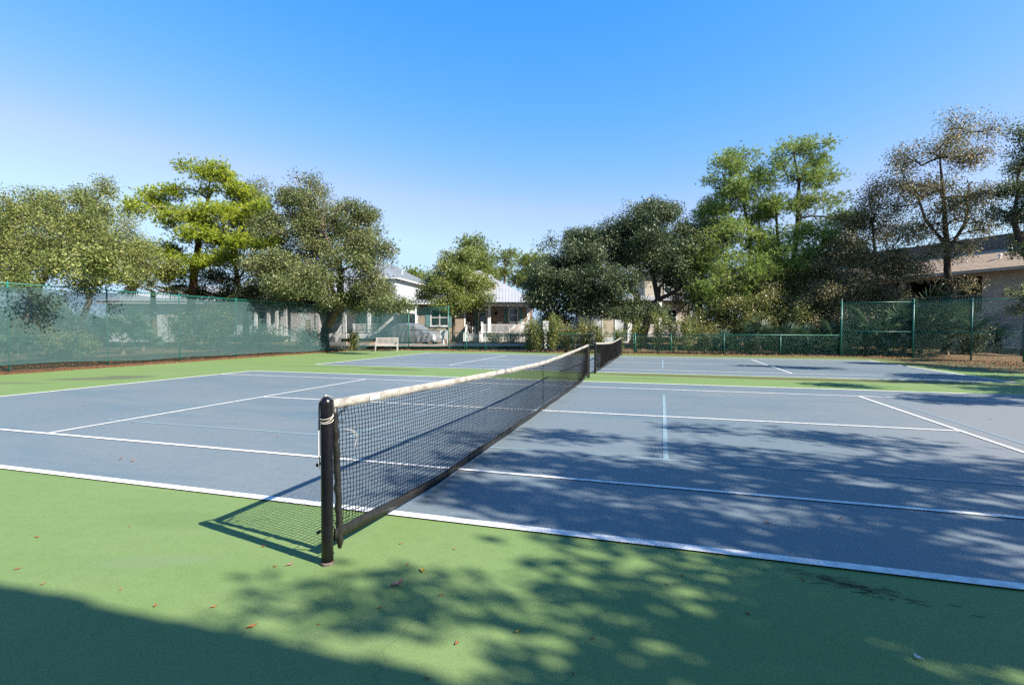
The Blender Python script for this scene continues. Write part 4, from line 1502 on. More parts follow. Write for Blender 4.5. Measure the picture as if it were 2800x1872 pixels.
for a, b in ((xa, xb), (xa - 7, xa - .35)):
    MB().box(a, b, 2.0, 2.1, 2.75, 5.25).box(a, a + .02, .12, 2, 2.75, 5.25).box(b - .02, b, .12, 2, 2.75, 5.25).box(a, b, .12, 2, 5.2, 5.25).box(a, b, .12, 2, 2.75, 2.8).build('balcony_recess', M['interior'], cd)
    window(cd, a + (b - a) * .45, b - .5, 1.99, 2.85, 4.95, 1, .06, 2, M['dark'], False)
    railing(cd, a + .02, b - .02, .03, 2.75, 3.98, M['stucco'], .17, name='balcony_railing')
for q in (xb, xa - .14):
    MB().box(q, q + .12, -.03, -.005, 2.4, 5.6).build('corner_board', M['stucco'], cd)
sd = MB()
for k in range(6):
    sd.box(xb + .14, CRt, -.012, -.004, .5 + k * .42, .515 + k * .42)
sd.build('wall_joint', M['deck'], cd)
rf = MB()
def shingle_rows(mb, x0, x1, y0, z0, y1, z1, n, seed):
    rg = random.Random(seed)
    for k in range(n):
        a, b = k / n, (k + 1) / n
        ya, za = y0 + (y1 - y0) * a, z0 + (z1 - z0) * a
        yb, zb = y0 + (y1 - y0) * b, z0 + (z1 - z0) * b
        x = x0
        while x < x1:
            xe = min(x1, x + rg.uniform(.5, 1.3))
            l = rg.uniform(.012, .035)
            mb.add([(x, ya - l, za - .005), (xe, ya - l, za - .005), (xe, yb, zb), (x, yb, zb), (x, ya, za), (xe, ya, za)],
                   [(0, 1, 2, 3), (0, 4, 5, 1)])
            x = xe
    return mb
shingle_rows(rf, CL - .5, CRt + .5, -.65, 5.66, 3.4, 7.37, 14, 1).build('roof', M['shingle_sunlit'], cd)
shingle_rows(MB(), CL - .5, CRt + .5, 3.4, 7.37, 3.95, 8.42, 9, 2).build('mansard_roof', M['shingle'], cd)
MB().box(CL - .5, CRt + .5, 3.90, 12.5, 8.42, 8.51).build('roof_cap', M['shingle'], cd)
MB().box(CL - .5, CRt + .5, -.68, -.62, 5.45, 5.655).box(CL - .5, CRt + .5, -.62, .0, 5.56, 5.62).build('eave_board', M['stucco'], cd)
vx = -1.91
MB().tube([(vx, 1.3, 6.3), (vx, 1.3, 6.68)], .07, 8).tube([(vx, 1.3, 6.68), (vx, 1.3, 6.77)], [.13, .09], 8).build('roof_vent', M['trim'], cd)
hz_ = MB()
hx = -2.01
for rr in (.42, .46, .50, .54):
    hz_.tube([(hx + rr * math.cos(t) * .85, -.10 + .02 * math.sin(t * 3 + rr * 9), .72 + rr * math.sin(t)) for t in [k * math.pi / 10 for k in range(21)]], .022, 5)
c_, s_ = math.cos(R(-53.83)), math.sin(R(-53.83))
ho = empty('garden_hose', (24.56 + c_ * hx, 37.34 + s_ * hx, .72), R(-53.83), label='round coil of brown hose hanging low on tan condominium wall', cat='hose')
hz2 = MB()
hz2.v = [(a - hx, b, c - .72) for a, b, c in hz_.v]
hz2.f = hz_.f
hz2.build('coil', M['hose'], ho, smooth=True)
MB().box(-.06, .06, -.06, 0, .3, .45).build('hanger', M['dark'], ho)

# --- the building behind the camera whose eave shades the near court edge
ob = empty('neighbouring_building', (5.5, -4.13, 0), 0, label='tall tan building beside the near court edge, out of view behind camera', cat='building')
MB().box(.3, 24, -10, -.35, 0, 8.1).build('wall', M['stucco'], ob)
eb = MB()
x = 0.0
rg_ = random.Random(7)
while x < 24.4:
    wv = .30
    eb.box(x, x + wv - .03, -.6, .012 + rg_.uniform(-.02, .02), 8.33, 8.37)
    x += wv
eb.build('shingle_course', M['shingle'], ob)
MB().box(0, 24.4, -.7, -.02, 8.18, 8.325).build('eave_board', M['trim'], ob)
MB().poly([(0, -.5, 8.38), (24.4, -.5, 8.38), (24.4, -5.2, 10.4), (0, -5.2, 10.4)], .1).poly([(24.4, -10.4, 8.38), (0, -10.4, 8.38), (0, -5.2, 10.4), (24.4, -5.2, 10.4)], .1).build('roof', M['shingle'], ob)

# ------------------------------------------------------------------ covered car
def covered_car(loc, rz):
    root = empty('covered_car', loc, rz, label='parked car wrapped in wrinkled silver cover beyond the gate', cat='car')
    # profile stations along the length: x, roof height, half width at sill, half width at roof
    stn = [(-2.25, .62, .60, .50), (-2.15, .95, .82, .66), (-1.75, 1.36, .90, .70), (-1.2, 1.58, .93, .70), (-.3, 1.64, .94, .70), (.35, 1.58, .94, .68),
           (.95, 1.22, .93, .72), (1.25, 1.05, .92, .76), (1.8, .95, .88, .76), (2.15, .80, .80, .66), (2.28, .55, .62, .52)]
    rg = np.random.default_rng(9)
    V = []
    na = 24
    xs_ = np.linspace(-2.25, 2.28, 56)
    S_ = np.array(stn)
    for i, x in enumerate(xs_):
        h = np.interp(x, S_[:, 0], S_[:, 1])
        ws = np.interp(x, S_[:, 0], S_[:, 2])
        wr = np.interp(x, S_[:, 0], S_[:, 3])
        for k in range(na + 1):
            t = -1 + 2 * k / na
            a = abs(t)
            if a > .55:
                q = (a - .55) / .45
                y = (wr + (ws - wr) * min(1, q * 1.6)) * math.copysign(1, t)
                z = h * .93 * (1 - q) + .16 * q
                y *= 1 + .03 * math.sin(x * 14 + q * 3) * q
            else:
                q = a / .55
                y = wr * math.sin(q * math.pi / 2) * math.copysign(1, t)
                z = h * (.93 + .07 * math.cos(q * math.pi / 2))
            wrn = .018 * math.sin(x * 9 + t * 6) + .014 * math.sin(x * 17 - t * 11 + 1) + rg.uniform(-.008, .008)
            V.append((x, y * (1 + wrn), z + wrn * .6))
    n = na + 1
    Fc = [(i * n + k, (i + 1) * n + k, (i + 1) * n + k + 1, i * n + k + 1) for i in range(55) for k in range(na)]
    for i in (0, 55):
        c = len(V)
    link('cover', np_mesh('cover', np.array(V), np.array(Fc), 4, M['cover'], smooth=True), root)
    for i, end in ((0, -2.25), (55, 2.28)):
        pts = [V[i * n + k] for k in range(n)]
        mb = MB()
        mb.add(pts, [tuple(range(n))])
        mb.build('cover_end', M['cover'], root)
    for x in (-1.4, 1.45):
        for s in (-1, 1):
            t = MB().tube([(x, s * .66, .31), (x, s * .86, .31)], .31, 16).build('tyre', M['tyre'], root)
            MB().tube([(x, s * .865, .31), (x, s * .872, .31)], .19, 12).build('rim', M['steel'], t)
    return root
covered_car((*S(-7.85, 40.6), .33), HR + R(-20))

# utility cabinet, slim post and slotted white panel
ub = empty('utility_cabinet', (*S(-5.25, 38.5), .3), HR, label='grey box on short white pedestal between covered car and gate', cat='cabinet')
MB().box(-.26, .26, -.1, .1, .45, 1.14).build('enclosure', M['box'], ub, bevel=.01)
MB().box(-.235, .235, -.112, -.101, .48, 1.11).build('lid', M['box'], ub)
MB().tube([(0, 0, 0), (0, 0, .05), (0, 0, .08), (0, 0, .38), (0, 0, .45)], [.16, .16, .10, .09, .14], 10).build('pedestal', M['trim'], ub)
pl = empty('post_light', (*S(-4.88, 38.2), .3), 0, label='slim grey post with small lamp head beside grey box', cat='lamp post')
MB().tube([(0, 0, 0), (0, 0, 1.12)], .045, 8).build('pole', M['box'], pl)
MB().tube([(0, 0, 1.12), (0, 0, 1.15), (0, 0, 1.27), (0, 0, 1.32)], [.06, .09, .09, .03], 8).build('lamp_head', M['dark'], pl)
sp = empty('panel_sign', (*S(2.29, 34.5), .2), HR, label='white panel with two dark slots on white post among shrubs', cat='sign')
pn = MB().box(-.19, .22, -.03, .03, 1.12, 1.86).build('panel', M['trim'], sp, bevel=.006)
for x in (-.12, .03):
    MB().box(x, x + .055, -.036, -.0305, 1.22, 1.80).build('slot', M['box'], pn)
MB().box(-.08, .08, -.07, .07, 0, 1.12).box(-.10, .10, -.09, .09, .48, .56).build('post', M['trim'], sp)

# ------------------------------------------------------------------ trees
def T(*pts):
    return [tuple(p) for p in pts]
tree('live_oak', 'pale yellow green live oak with white forked trunk behind far left fence', 'tree',
     T((*(-28.17, 13.45), .2, .26), (-27.62, 13.61, 2.89) + (.24,), (-27.3, 13.71, 3.61) + (.18,), (-27.3, 14.23, 4.65) + (.08,)),
     [(-28.09, 13.48, 5.21, 2.7, 1.98, 0), (-24.57, 13.47, 5.07, 2.25, 1.82, 0), (-24.47, 15.58, 4.82, 2.06, 1.59, 0), (-30.12, 12.88, 6.46, 2.34, 2.34, 0), (-28.71, 14.33, 7.22, 2.06, 1.31, 0), (-26.21, 15.07, 7.32, 1.69, 1.16, 0),
      (-24.8, 11.32, 3.67, 1.75, 0.95, 0), (-20.54, 11.53, 3.43, 1.44, 0.64, 0), (-16.9, 9.0, 3.9, 1.0, .45, 16), (-17.0, 10.2, 3.6, .7, .35, 8), (-17.2, 7.9, 3.5, .8, .3, 8)],
     M['leaf_pale'], M['bark_grey'], .085, 92, .34, 1.55, 11, rmax=.07, twig=.010, more_trunks=[T((-27.58, 13.62, 3.25) + (.16,), (-27.97, 13.51, 4.14) + (.11,), (-29.05, 13.71, 4.74) + (.05,))])
tree('live_oak', 'thin topped pale oak with bare twigs left of the lime pine', 'tree',
     T((*(-29.7, 17.17), .25, .2), (-29.9, 17.11, 1.44) + (.18,), (-29.27, 17.3, 3.11) + (.15,), (-29.82, 17.13, 5.61) + (.10,), (-30.28, 17.0, 7.67) + (.05,)),
     [(-30.06, 17.06, 8.5, 1.57, 1.25, 26), (-28.76, 17.45, 8.92, 1.25, 1.15, 14), (-27.9, 17.7, 6.65, 1.67, 1.88, 0), (-31.09, 16.76, 6.84, 1.88, 1.67, 0), (-27.31, 18.92, 5.0, 1.95, 1.41, 0)],
     M['leaf_pale'], M['bark_grey'], .088, 66, .36, 1.3, 12, twig=.0095)
tree('crepe_myrtle', 'pale many stemmed small tree seen through left windscreen', 'tree',
     T((*(-29.51, 15.14), .25, .13), (-29.62, 15.11, 1.44) + (.10,), (-29.91, 15.02, 2.8) + (.05,)),
     [(-29.63, 15.11, 2.8, 1.36, 0.88, 0)], M['leaf_pale'], M['bark_grey'], .08, 30, .3, 1.1, 13,
     more_trunks=[T((*(-29.45, 15.16), .25, .1), (-29.36, 15.19, 1.44) + (.08,), (-29.11, 15.26, 2.61) + (.04,)), T((*(-29.47, 15.15), .25, .09), (-29.54, 15.13, 1.64) + (.07,), (-29.52, 15.14, 2.8) + (.04,))])
tree('bent_oak', 'small oak with crooked leaning grey trunk seen through windscreen', 'tree',
     T((*(-23.18, 12.84), .2, .17), (-23.26, 12.81, 0.63) + (.16,), (-23.18, 12.84, 1.13) + (.14,), (-23.6, 12.71, 1.79) + (.08,), (-24.3, 12.51, 2.28) + (.04,)),
     [(-23.82, 12.65, 2.45, 1.33, 0.63, 0)], M['leaf_oak'], M['bark_grey'], .09, 40, .3, 1.2, 14,
     more_trunks=[T((*(-22.7, 12.98), .2, .10), (-22.81, 12.95, 0.63) + (.09,), (-23.02, 12.88, 1.04) + (.08,))])
pine('pine_tree', 'rounded pine with bright lime top beside grey green oak', T((*(-28.29, 22.8), .25, .30), (-28.18, 22.83, 2.67) + (.27,), (-27.9, 22.91, 5.35) + (.24,), (-27.57, 23.01, 7.54) + (.17,), (-27.07, 23.16, 9.72) + (.10,), (-26.82, 23.23, 11.42) + (.05,)),
     [(-26.81, 23.23, 11.66, 2.33, 0.69, 0), (-25.78, 23.54, 10.69, 1.84, 0.64, 0), (-28.46, 22.75, 10.69, 0.98, 0.54, 0), (-30.45, 22.16, 10.08, 1.72, 0.78, 0), (-31.75, 21.78, 9.35, 0.86, 0.54, 0), (-27.7, 21.93, 8.77, 2.62, 0.71, 0), (-24.52, 22.87, 8.78, 1.9, 0.62, 0), (-22.71, 23.4, 9.02, 0.95, 0.81, 0),
      (-26.36, 22.33, 7.37, 3.09, 0.67, 0), (-22.64, 22.38, 6.85, 1.96, 0.65, 0), (-29.33, 21.45, 6.42, 1.78, 0.62, 0), (-25.96, 21.4, 5.7, 2.08, 0.65, 0), (-23.97, 21.99, 5.82, 1.27, 0.55, 0), (-27.75, 21.39, 5.07, 1.64, 0.47, 0)],
     M['needle_lime'], M['bark_pine'], 21, 1.7, 15, 12, .19, .034, .27, twig=.010, rmax=.15, limb=M['bark_grey'])
tree('live_oak', 'dark grey twiggy oak between lime pine and big spreading oak', 'tree',
     T((*(-26.24, 25.49), .25, .22), (-26.22, 25.49, 3.0) + (.2,), (-26.75, 25.34, 4.81) + (.16,), (-26.97, 25.27, 6.87) + (.1,)),
     [(-26.96, 25.28, 8.16, 2.86, 2.34, 0), (-25.5, 25.71, 5.59, 2.21, 1.82, 0), (-28.24, 24.9, 4.55, 2.21, 1.17, 0), (-26.76, 25.33, 3.65, 2.34, 0.78, 0), (-28.14, 23.89, 3.58, 1.77, 0.66, 0), (-26.47, 26.46, 10.19, 2.13, 1.87, 0)],
     M['leaf_oak'], M['bark_mid'], .105, 56, .36, 1.5, 15, twig=.011)
tree('live_oak', 'big spreading grey green oak overhanging the left fence corner', 'tree',
     T((*(-19.02, 24.49), .2, .30), (-18.91, 24.52, 1.47) + (.28,), (-17.37, 23.93, 3.08) + (.24,), (-17.36, 23.94, 5.15) + (.18,), (-18.44, 23.62, 7.89) + (.10,)),
     [(-19.98, 24.21, 9.5, 2.14, 1.48, 0), (-21.11, 23.87, 9.96, 1.31, 1.24, 0), (-17.95, 24.8, 7.62, 2.62, 2.02, 0), (-20.22, 23.09, 6.75, 2.54, 2.19, 0), (-15.59, 24.46, 6.3, 1.62, 1.73, 0), (-17.39, 21.84, 4.49, 3.25, 1.73, 0), (-14.83, 23.64, 4.15, 1.79, 1.57, 0),
      (-20.82, 21.87, 4.36, 1.79, 1.45, 0), (-23.45, 23.18, 3.47, 1.43, 0.9, 0), (-21.52, 24.27, 3.27, 1.69, 0.77, 0), (-19.44, 24.89, 3.15, 1.81, 0.82, 0), (-16.31, 23.72, 2.95, 1.36, 0.68, 0), (-16.7, 25.17, 8.57, 1.43, 1.0, 0), (-14.16, 24.88, 6.07, 0.6, 0.55, 7), (-16.9, 18.9, 3.85, 1.5, .5, 30), (-17.1, 20.2, 3.5, 1.0, .4, 12), (-17.3, 24.9, 3.5, .55, .45, 8), (-13.25, 22.02, 2.99, 1.57, 0.54, 0)],
     M['leaf_oak'], M['bark_mid'], .105, 78, .36, 1.7, 16, twig=.010, rmax=.22,
     more_trunks=[T((-17.78, 24.12, 2.63) + (.2,), (-15.87, 23.85, 3.97) + (.15,), (-14.67, 24.21, 4.99) + (.09,))])
tree('young_oak', 'compact green oak on straight trunk in front of the bungalow', 'tree',
     T((*(-14.85, 36.14), .35, .17), (-14.85, 36.14, 1.47) + (.14,), (-14.85, 36.14, 3.02) + (.13,), (-14.76, 36.17, 5.19) + (.08,), (-14.7, 36.19, 7.03) + (.04,)),
     [(-14.7, 36.19, 6.42, 2.42, 1.61, 0), (-15.39, 35.46, 4.84, 2.08, 1.38, 0), (-13.37, 36.58, 5.19, 1.92, 1.55, 0), (-14.17, 35.3, 3.89, 2.57, 0.91, 0), (-14.26, 36.32, 7.5, 1.55, 0.74, 0), (-12.31, 36.37, 3.78, 1.16, 0.67, 0), (-16.93, 35.53, 4.56, 0.93, 0.93, 0)],
     M['leaf_young'], M['bark_mid'], .115, 70, .38, 1.9, 17, twig=.011)
bgp = 'pines rising beyond the houses'
pine('pine_tree', 'dark green pine rising behind bungalow roof beside young oak', T((*(-25.39, 69.53), .2, .3), (-25.39, 69.53, 7.05) + (.25,), (-25.39, 69.52, 13.2) + (.1,)),
     [(-26.2, 69.29, 14.2, 1.8, 1.13, 0), (-24.86, 69.68, 12.64, 2.53, 1.69, 0), (-24.05, 69.92, 10.41, 2.25, 2.25, 0), (-26.2, 69.29, 11.52, 1.97, 1.69, 0)], M['needle_far'], M['bark_pine'], 31, .75, 13, 10, .4, .075, .7, bgp, twig=.02)
pine('pine_tree', 'flat topped lone pine with bare stem beyond bungalow roof', T((*(-22.37, 74.58), .2, .25), (-22.39, 74.58, 7.35) + (.2,), (-22.17, 74.65, 12.64) + (.09,)),
     [(-22.0, 74.69, 13.69, 1.66, 0.71, 0), (-23.3, 74.31, 12.51, 1.06, 0.83, 0), (-21.43, 74.86, 12.05, 0.95, 0.53, 0), (-22.84, 74.45, 9.99, 1.66, 1.18, 0)], M['needle_far'], M['bark_pine'], 32, .75, 13, 10, .4, .075, .6, bgp, twig=.02)
pine('pine_tree', 'pair of yellow green pine crowns left of big dark oak', T((*(-16.8, 69.97), .2, .3), (-16.82, 69.97, 6.93) + (.25,), (-16.83, 69.96, 10.2) + (.12,)),
     [(-17.36, 69.81, 11.18, 1.75, 0.99, 0), (-15.26, 70.43, 11.29, 1.86, 0.99, 0), (-18.4, 69.5, 9.11, 2.19, 1.43, 0), (-15.78, 70.27, 8.57, 2.74, 1.64, 0), (-13.69, 70.89, 10.21, 1.64, 1.86, 0)], M['needle_far'], M['bark_pine'], 33, .75, 13, 10, .4, .075, .7, bgp, twig=.02)
pine('pine_tree', 'low dark pine top peeping over pale two storey house', T((*(-41.23, 82.58), .2, .3), (-41.21, 82.58, 8.23) + (.25,), (-41.21, 82.59, 10.62) + (.1,)),
     [(-42.84, 82.1, 11.29, 2.74, 0.96, 0), (-39.9, 82.97, 10.28, 2.74, 1.23, 0)], M['needle_far'], M['bark_pine'], 34, .6, 12, 10, .4, .09, .7, bgp, twig=.02)
tree('live_oak', 'big dense dark oak with leaning trunk behind low fence', 'tree',
     T((*(0.75, 33.97), .2, .32), (0.88, 34.0, 1.52) + (.29,), (1.32, 34.13, 2.83) + (.26,), (1.82, 34.28, 3.75) + (.20,), (1.28, 34.64, 6.04) + (.13,), (0.76, 34.49, 7.89) + (.07,)),
     [(0.5, 34.41, 8.41, 3.2, 1.92, 0), (1.25, 34.63, 9.73, 1.87, 1.07, 0), (-0.98, 33.46, 6.75, 3.16, 2.11, 0), (2.3, 34.94, 6.3, 2.67, 2.0, 0), (-3.99, 32.57, 6.74, 2.5, 1.63, 0), (-3.57, 33.21, 8.01, 1.39, 0.85, 0), (-4.89, 31.78, 4.87, 2.6, 1.69, 0), (-1.86, 32.16, 4.32, 3.07, 1.54, 0),
      (-5.53, 31.07, 3.29, 1.54, 1.08, 0), (-6.13, 31.42, 4.09, 1.17, 1.04, 0), (-4.42, 31.4, 2.27, 1.41, 0.61, 0), (-0.86, 32.45, 2.53, 1.54, 0.56, 0), (-3.07, 31.8, 3.04, 2.43, 0.72, 0), (0.4, 32.09, 2.77, 1.56, 0.9, 0), (3.82, 35.39, 7.36, 1.87, 1.6, 0), (3.3, 34.2, 4.89, 1.35, 0.73, 14)],
     M['leaf_dark'], M['bark_dark'], .125, 62, .36, 2.35, 18, twig=.010, rmax=.22,
     more_trunks=[T((1.77, 34.27, 3.62) + (.15,), (3.06, 34.13, 4.24) + (.13,), (4.41, 34.52, 5.53) + (.08,))])
pine('pine_tree', 'tall light green pine, left of the twin pines on right', T((*(8.1, 36.66), .25, .24), (8.11, 36.66, 2.87) + (.22,), (8.3, 36.71, 5.79) + (.17,), (8.13, 36.66, 8.43) + (.11,), (7.59, 36.5, 11.07) + (.08,), (7.3, 36.42, 13.43) + (.04,)),
     [(7.42, 36.45, 13.69, 1.33, 1.01, 0), (6.17, 36.09, 12.64, 1.39, 1.28, 0), (8.46, 36.76, 12.12, 1.28, 1.33, 0), (7.08, 36.35, 11.06, 2.13, 1.28, 0), (5.7, 35.95, 9.74, 1.6, 1.07, 0), (9.03, 36.41, 10.16, 1.71, 1.11, 0), (6.8, 35.75, 8.34, 2.63, 1.26, 0), (5.01, 34.7, 6.95, 1.82, 1.17, 0), (8.82, 36.34, 7.56, 1.84, 1.18, 0), (6.46, 34.61, 5.1, 2.3, 1.41, 0), (4.97, 33.65, 3.54, 1.51, 1.64, 0), (8.08, 34.56, 5.56, 1.77, 1.14, 0), (6.36, 33.54, 3.27, 1.49, 1.12, 0), (4.29, 34.49, 5.41, 1.3, 1.3, 0)],
     M['needle'], M['bark_dark'], 22, 1.6, 14, 11, .22, .03, .33, limb=M['bark_grey'], twig=.0095,  # limbs paler than the trunk: their sunlit look is in the bark colour
     more_trunks=[T((8.38, 36.74, 5.26) + (.14,), (8.92, 36.9, 7.11) + (.10,), (8.75, 36.85, 9.49) + (.06,))])
pine('pine_tree', 'taller light green pine with dark bare trunk, right of twin pines', T((*(10.93, 36.45), .25, .24), (10.78, 36.4, 2.84) + (.23,), (10.93, 36.45, 5.68) + (.20,), (11.18, 36.52, 8.77) + (.15,), (11.25, 36.54, 11.84) + (.10,), (10.85, 36.42, 13.88) + (.05,)),
     [(10.35, 36.27, 14.26, 1.43, 0.68, 0), (12.2, 36.82, 14.39, 1.3, 0.73, 0), (12.59, 36.94, 13.12, 1.25, 0.73, 0), (9.87, 36.13, 13.11, 1.09, 0.68, 0), (11.49, 36.61, 12.35, 1.82, 0.88, 0), (13.11, 37.09, 11.84, 1.25, 0.62, 0), (9.15, 35.92, 11.83, 1.09, 0.62, 0), (12.39, 36.88, 10.31, 2.13, 0.88, 0), (10.17, 36.22, 10.3, 1.56, 0.78, 0), (13.78, 37.29, 9.03, 1.56, 0.78, 0), (11.31, 36.04, 8.16, 2.3, 0.97, 0), (10.49, 35.27, 6.06, 2.02, 1.01, 0), (12.65, 35.91, 6.32, 1.77, 0.91, 0), (14.33, 36.41, 6.83, 1.26, 0.91, 0), (13.51, 36.69, 7.66, 1.59, 0.87, 0), (9.62, 35.54, 6.89, 1.54, 1.02, 0), (14.89, 37.61, 8.78, 0.78, 0.47, 0)],
     M['needle'], M['bark_dark'], 23, 1.45, 13, 11, .22, .03, .32, limb=M['bark_grey'], twig=.0095,  # pale limb colour stands in for sun on the branches
     more_trunks=[T((10.25, 36.25, 5.16) + (.13,), (9.83, 36.12, 8.25) + (.10,), (9.66, 36.07, 10.81) + (.06,))])
tree('thicket_oak', 'olive leafy thicket oak under left of twin pines', 'tree', T((*(6.86, 33.68), .2, .12), (6.85, 33.68, 2.03) + (.1,), (6.71, 33.64, 4.01) + (.06,)),
     [(6.31, 33.0, 2.51, 1.72, 1.72, 0), (4.91, 32.58, 2.02, 1.23, 1.47, 0), (7.95, 33.48, 2.51, 1.72, 1.84, 0), (7.2, 34.83, 4.59, 2.18, 1.28, 0)], M['leaf_olive'], M['bark_grey'], .10, 62, .34, 1.7, 41)
tree('thicket_oak', 'olive leafy thicket oak under right of twin pines', 'tree', T((*(11.39, 35.02), .2, .12), (11.39, 35.02, 2.04) + (.1,), (11.47, 35.04, 4.02) + (.06,)),
     [(9.83, 34.04, 2.76, 1.72, 1.96, 0), (11.71, 34.59, 2.52, 1.84, 1.96, 0), (11.23, 35.49, 4.81, 2.15, 1.26, 0), (13.02, 35.5, 4.03, 1.37, 1.62, 0)], M['leaf_olive'], M['bark_grey'], .10, 60, .34, 1.7, 42)
tree('live_oak', 'dark oak filling gap between big dark oak and left pine', 'tree', T((*(5.0, 38.87), .2, .2), (4.98, 38.86, 2.97) + (.17,), (5.08, 38.89, 6.12) + (.12,), (5.19, 38.92, 8.7) + (.06,)),
     [(5.05, 38.88, 8.98, 2.02, 1.73, 0), (4.25, 38.65, 6.69, 2.16, 1.73, 0), (6.17, 39.21, 7.27, 2.02, 1.73, 0), (4.49, 37.68, 4.05, 1.97, 1.69, 0), (5.71, 39.08, 10.98, 1.15, 0.87, 0), (4.45, 36.62, 1.8, 1.64, 1.1, 0)], M['leaf_oak'], M['bark_dark'], .115, 60, .36, 1.5, 49)
tree('thicket_oak', 'grey brown thicket oak hiding condominium end left of thin oak', 'tree', T((*(13.44, 34.58), .1, .13), (13.43, 34.58, 2.03) + (.11,), (13.51, 34.6, 4.2) + (.06,)),
     [(13.03, 33.94, 2.02, 1.67, 1.55, 0), (14.09, 34.77, 3.96, 1.81, 1.5, 0), (12.99, 35.49, 5.76, 1.87, 1.24, 0), (14.88, 33.96, 2.25, 1.64, 1.45, 0), (12.1, 33.66, 3.44, 1.43, 1.43, 0), (15.96, 34.8, 3.93, 1.19, 1.07, 0)], M['leaf_brown'], M['bark_grey'], .10, 66, .34, 1.75, 47)
tree('thicket_oak', 'dark understory oak in shade behind palmetto row', 'tree', T((*(10.39, 37.85), .2, .13), (10.38, 37.85, 2.08) + (.11,), (10.09, 37.76, 4.24) + (.06,)),
     [(9.51, 37.07, 1.54, 2.4, 1.33, 0), (6.96, 36.32, 1.26, 2.13, 1.2, 0), (12.07, 37.82, 1.54, 2.4, 1.47, 0), (10.2, 38.31, 4.27, 3.01, 1.64, 0), (12.8, 39.08, 5.1, 2.19, 1.64, 0), (6.0, 37.08, 4.26, 1.64, 1.64, 0)], M['leaf_dark'], M['bark_grey'], .11, 66, .36, 1.6, 48)
tree('thin_oak', 'small sparse brownish oak between pines and tall forked oak', 'tree',
     T((*(15.67, 34.71), .1, .15), (15.71, 34.73, 2.74) + (.13,), (15.36, 34.62, 5.35) + (.10,), (15.06, 34.54, 8.65) + (.05,)),
     [(15.03, 34.53, 10.52, 1.24, 1.19, 0), (14.27, 34.3, 8.41, 1.48, 1.31, 0), (16.09, 34.84, 8.18, 1.43, 1.31, 0), (14.59, 33.88, 5.75, 1.88, 1.29, 0), (13.54, 33.05, 4.31, 1.62, 1.15, 0), (15.95, 33.76, 5.23, 1.38, 1.04, 0), (14.88, 33.44, 3.39, 1.73, 0.92, 0), (13.86, 34.18, 6.52, 1.67, 1.19, 0), (15.92, 33.23, 6.3, 1.36, 1.02, 0), (16.59, 32.9, 4.68, 1.12, 0.89, 0)],
     M['leaf_brown'], M['bark_dark'], .105, 50, .42, 1.6, 43, twig=.0095)
tree('forked_oak', 'tall sparse brownish oak with dark forked trunk before condominium', 'tree',
     T((*(18.81, 33.56), -.05, .24), (18.91, 33.59, 2.46) + (.22,), (19.1, 33.64, 3.46) + (.2,), (18.72, 33.53, 5.13) + (.18,), (18.63, 33.5, 6.9) + (.16,), (18.4, 33.44, 9.55) + (.10,), (18.13, 33.36, 11.97) + (.05,)),
     [(19.58, 33.78, 13.28, 1.68, 0.89, 24), (17.91, 33.29, 12.18, 1.79, 1.01, 34), (16.22, 32.79, 11.74, 1.34, 0.89, 20), (20.05, 33.92, 11.53, 1.57, 1.01, 30), (17.53, 33.18, 10.21, 2.01, 1.01, 40), (19.68, 33.81, 9.55, 1.79, 1.01, 34), (16.07, 32.75, 9.1, 1.34, 1.12, 24), (18.43, 33.45, 8.22, 2.01, 0.89, 40), (20.27, 33.47, 7.9, 1.32, 0.88, 26), (16.75, 32.95, 7.34, 1.34, 0.89, 24), (19.47, 33.23, 6.38, 0.88, 0.88, 14), (18.89, 33.06, 4.41, 0.88, 0.66, 10), (17.17, 32.55, 5.94, 1.1, 0.75, 16), (16.68, 32.93, 10.42, 1.34, 0.89, 18), (20.94, 34.19, 9.99, 1.12, 0.89, 16), (18.51, 33.47, 13.94, 1.12, 0.67, 10)],
     M['leaf_brown'], M['bark_dark'], .10, 46, .46, 1.2, 44, twig=.010, rmax=.16,
     more_trunks=[T((18.69, 33.52, 6.23) + (.12,), (19.72, 33.82, 8.01) + (.09,), (19.87, 33.87, 10.43) + (.05,)), T((18.64, 33.51, 6.68) + (.11,), (17.37, 33.13, 8.22) + (.08,), (16.68, 32.93, 10.2) + (.04,)),
                  T((19.06, 33.63, 3.46) + (.10,), (17.85, 32.75, 3.97) + (.06,), (16.99, 32.5, 4.63) + (.03,))])
tree('edge_oak', 'dark green oak leaning in at right edge before condominium roof', 'tree',
     T((*(23.0, 31.66), 0, .26), (22.16, 31.42, 3.59) + (.22,), (20.92, 31.05, 6.39) + (.16,), (20.51, 30.93, 7.59) + (.12,), (20.83, 31.03, 9.58) + (.07,)),
     [(20.78, 31.01, 11.56, 1.21, 1.21, 26), (21.78, 31.31, 9.98, 1.82, 1.41, 0), (20.47, 30.92, 8.78, 1.31, 0.91, 0), (21.67, 31.27, 7.39, 1.82, 1.01, 0), (19.92, 30.76, 7.78, 0.73, 0.61, 10), (20.79, 30.49, 5.71, 0.99, 0.52, 10)],
     M['leaf_dark'], M['bark_dark'], .10, 62, .32, 1.5, 45, twig=.0095)
tree('edge_oak', 'low drooping oak branchlets at right edge before tan wall', 'tree',
     T((*(20.96, 28.98), 0, .10), (20.76, 28.92, 2.32) + (.08,), (20.46, 28.83, 3.44) + (.05,)),
     [(19.65, 28.59, 3.44, 0.64, 0.49, 10), (19.49, 28.55, 2.59, 0.49, 0.38, 6), (20.73, 28.91, 3.25, 0.75, 0.94, 12)], M['leaf_oak'], M['bark_dark'], .09, 55, .26, 1.3, 46)
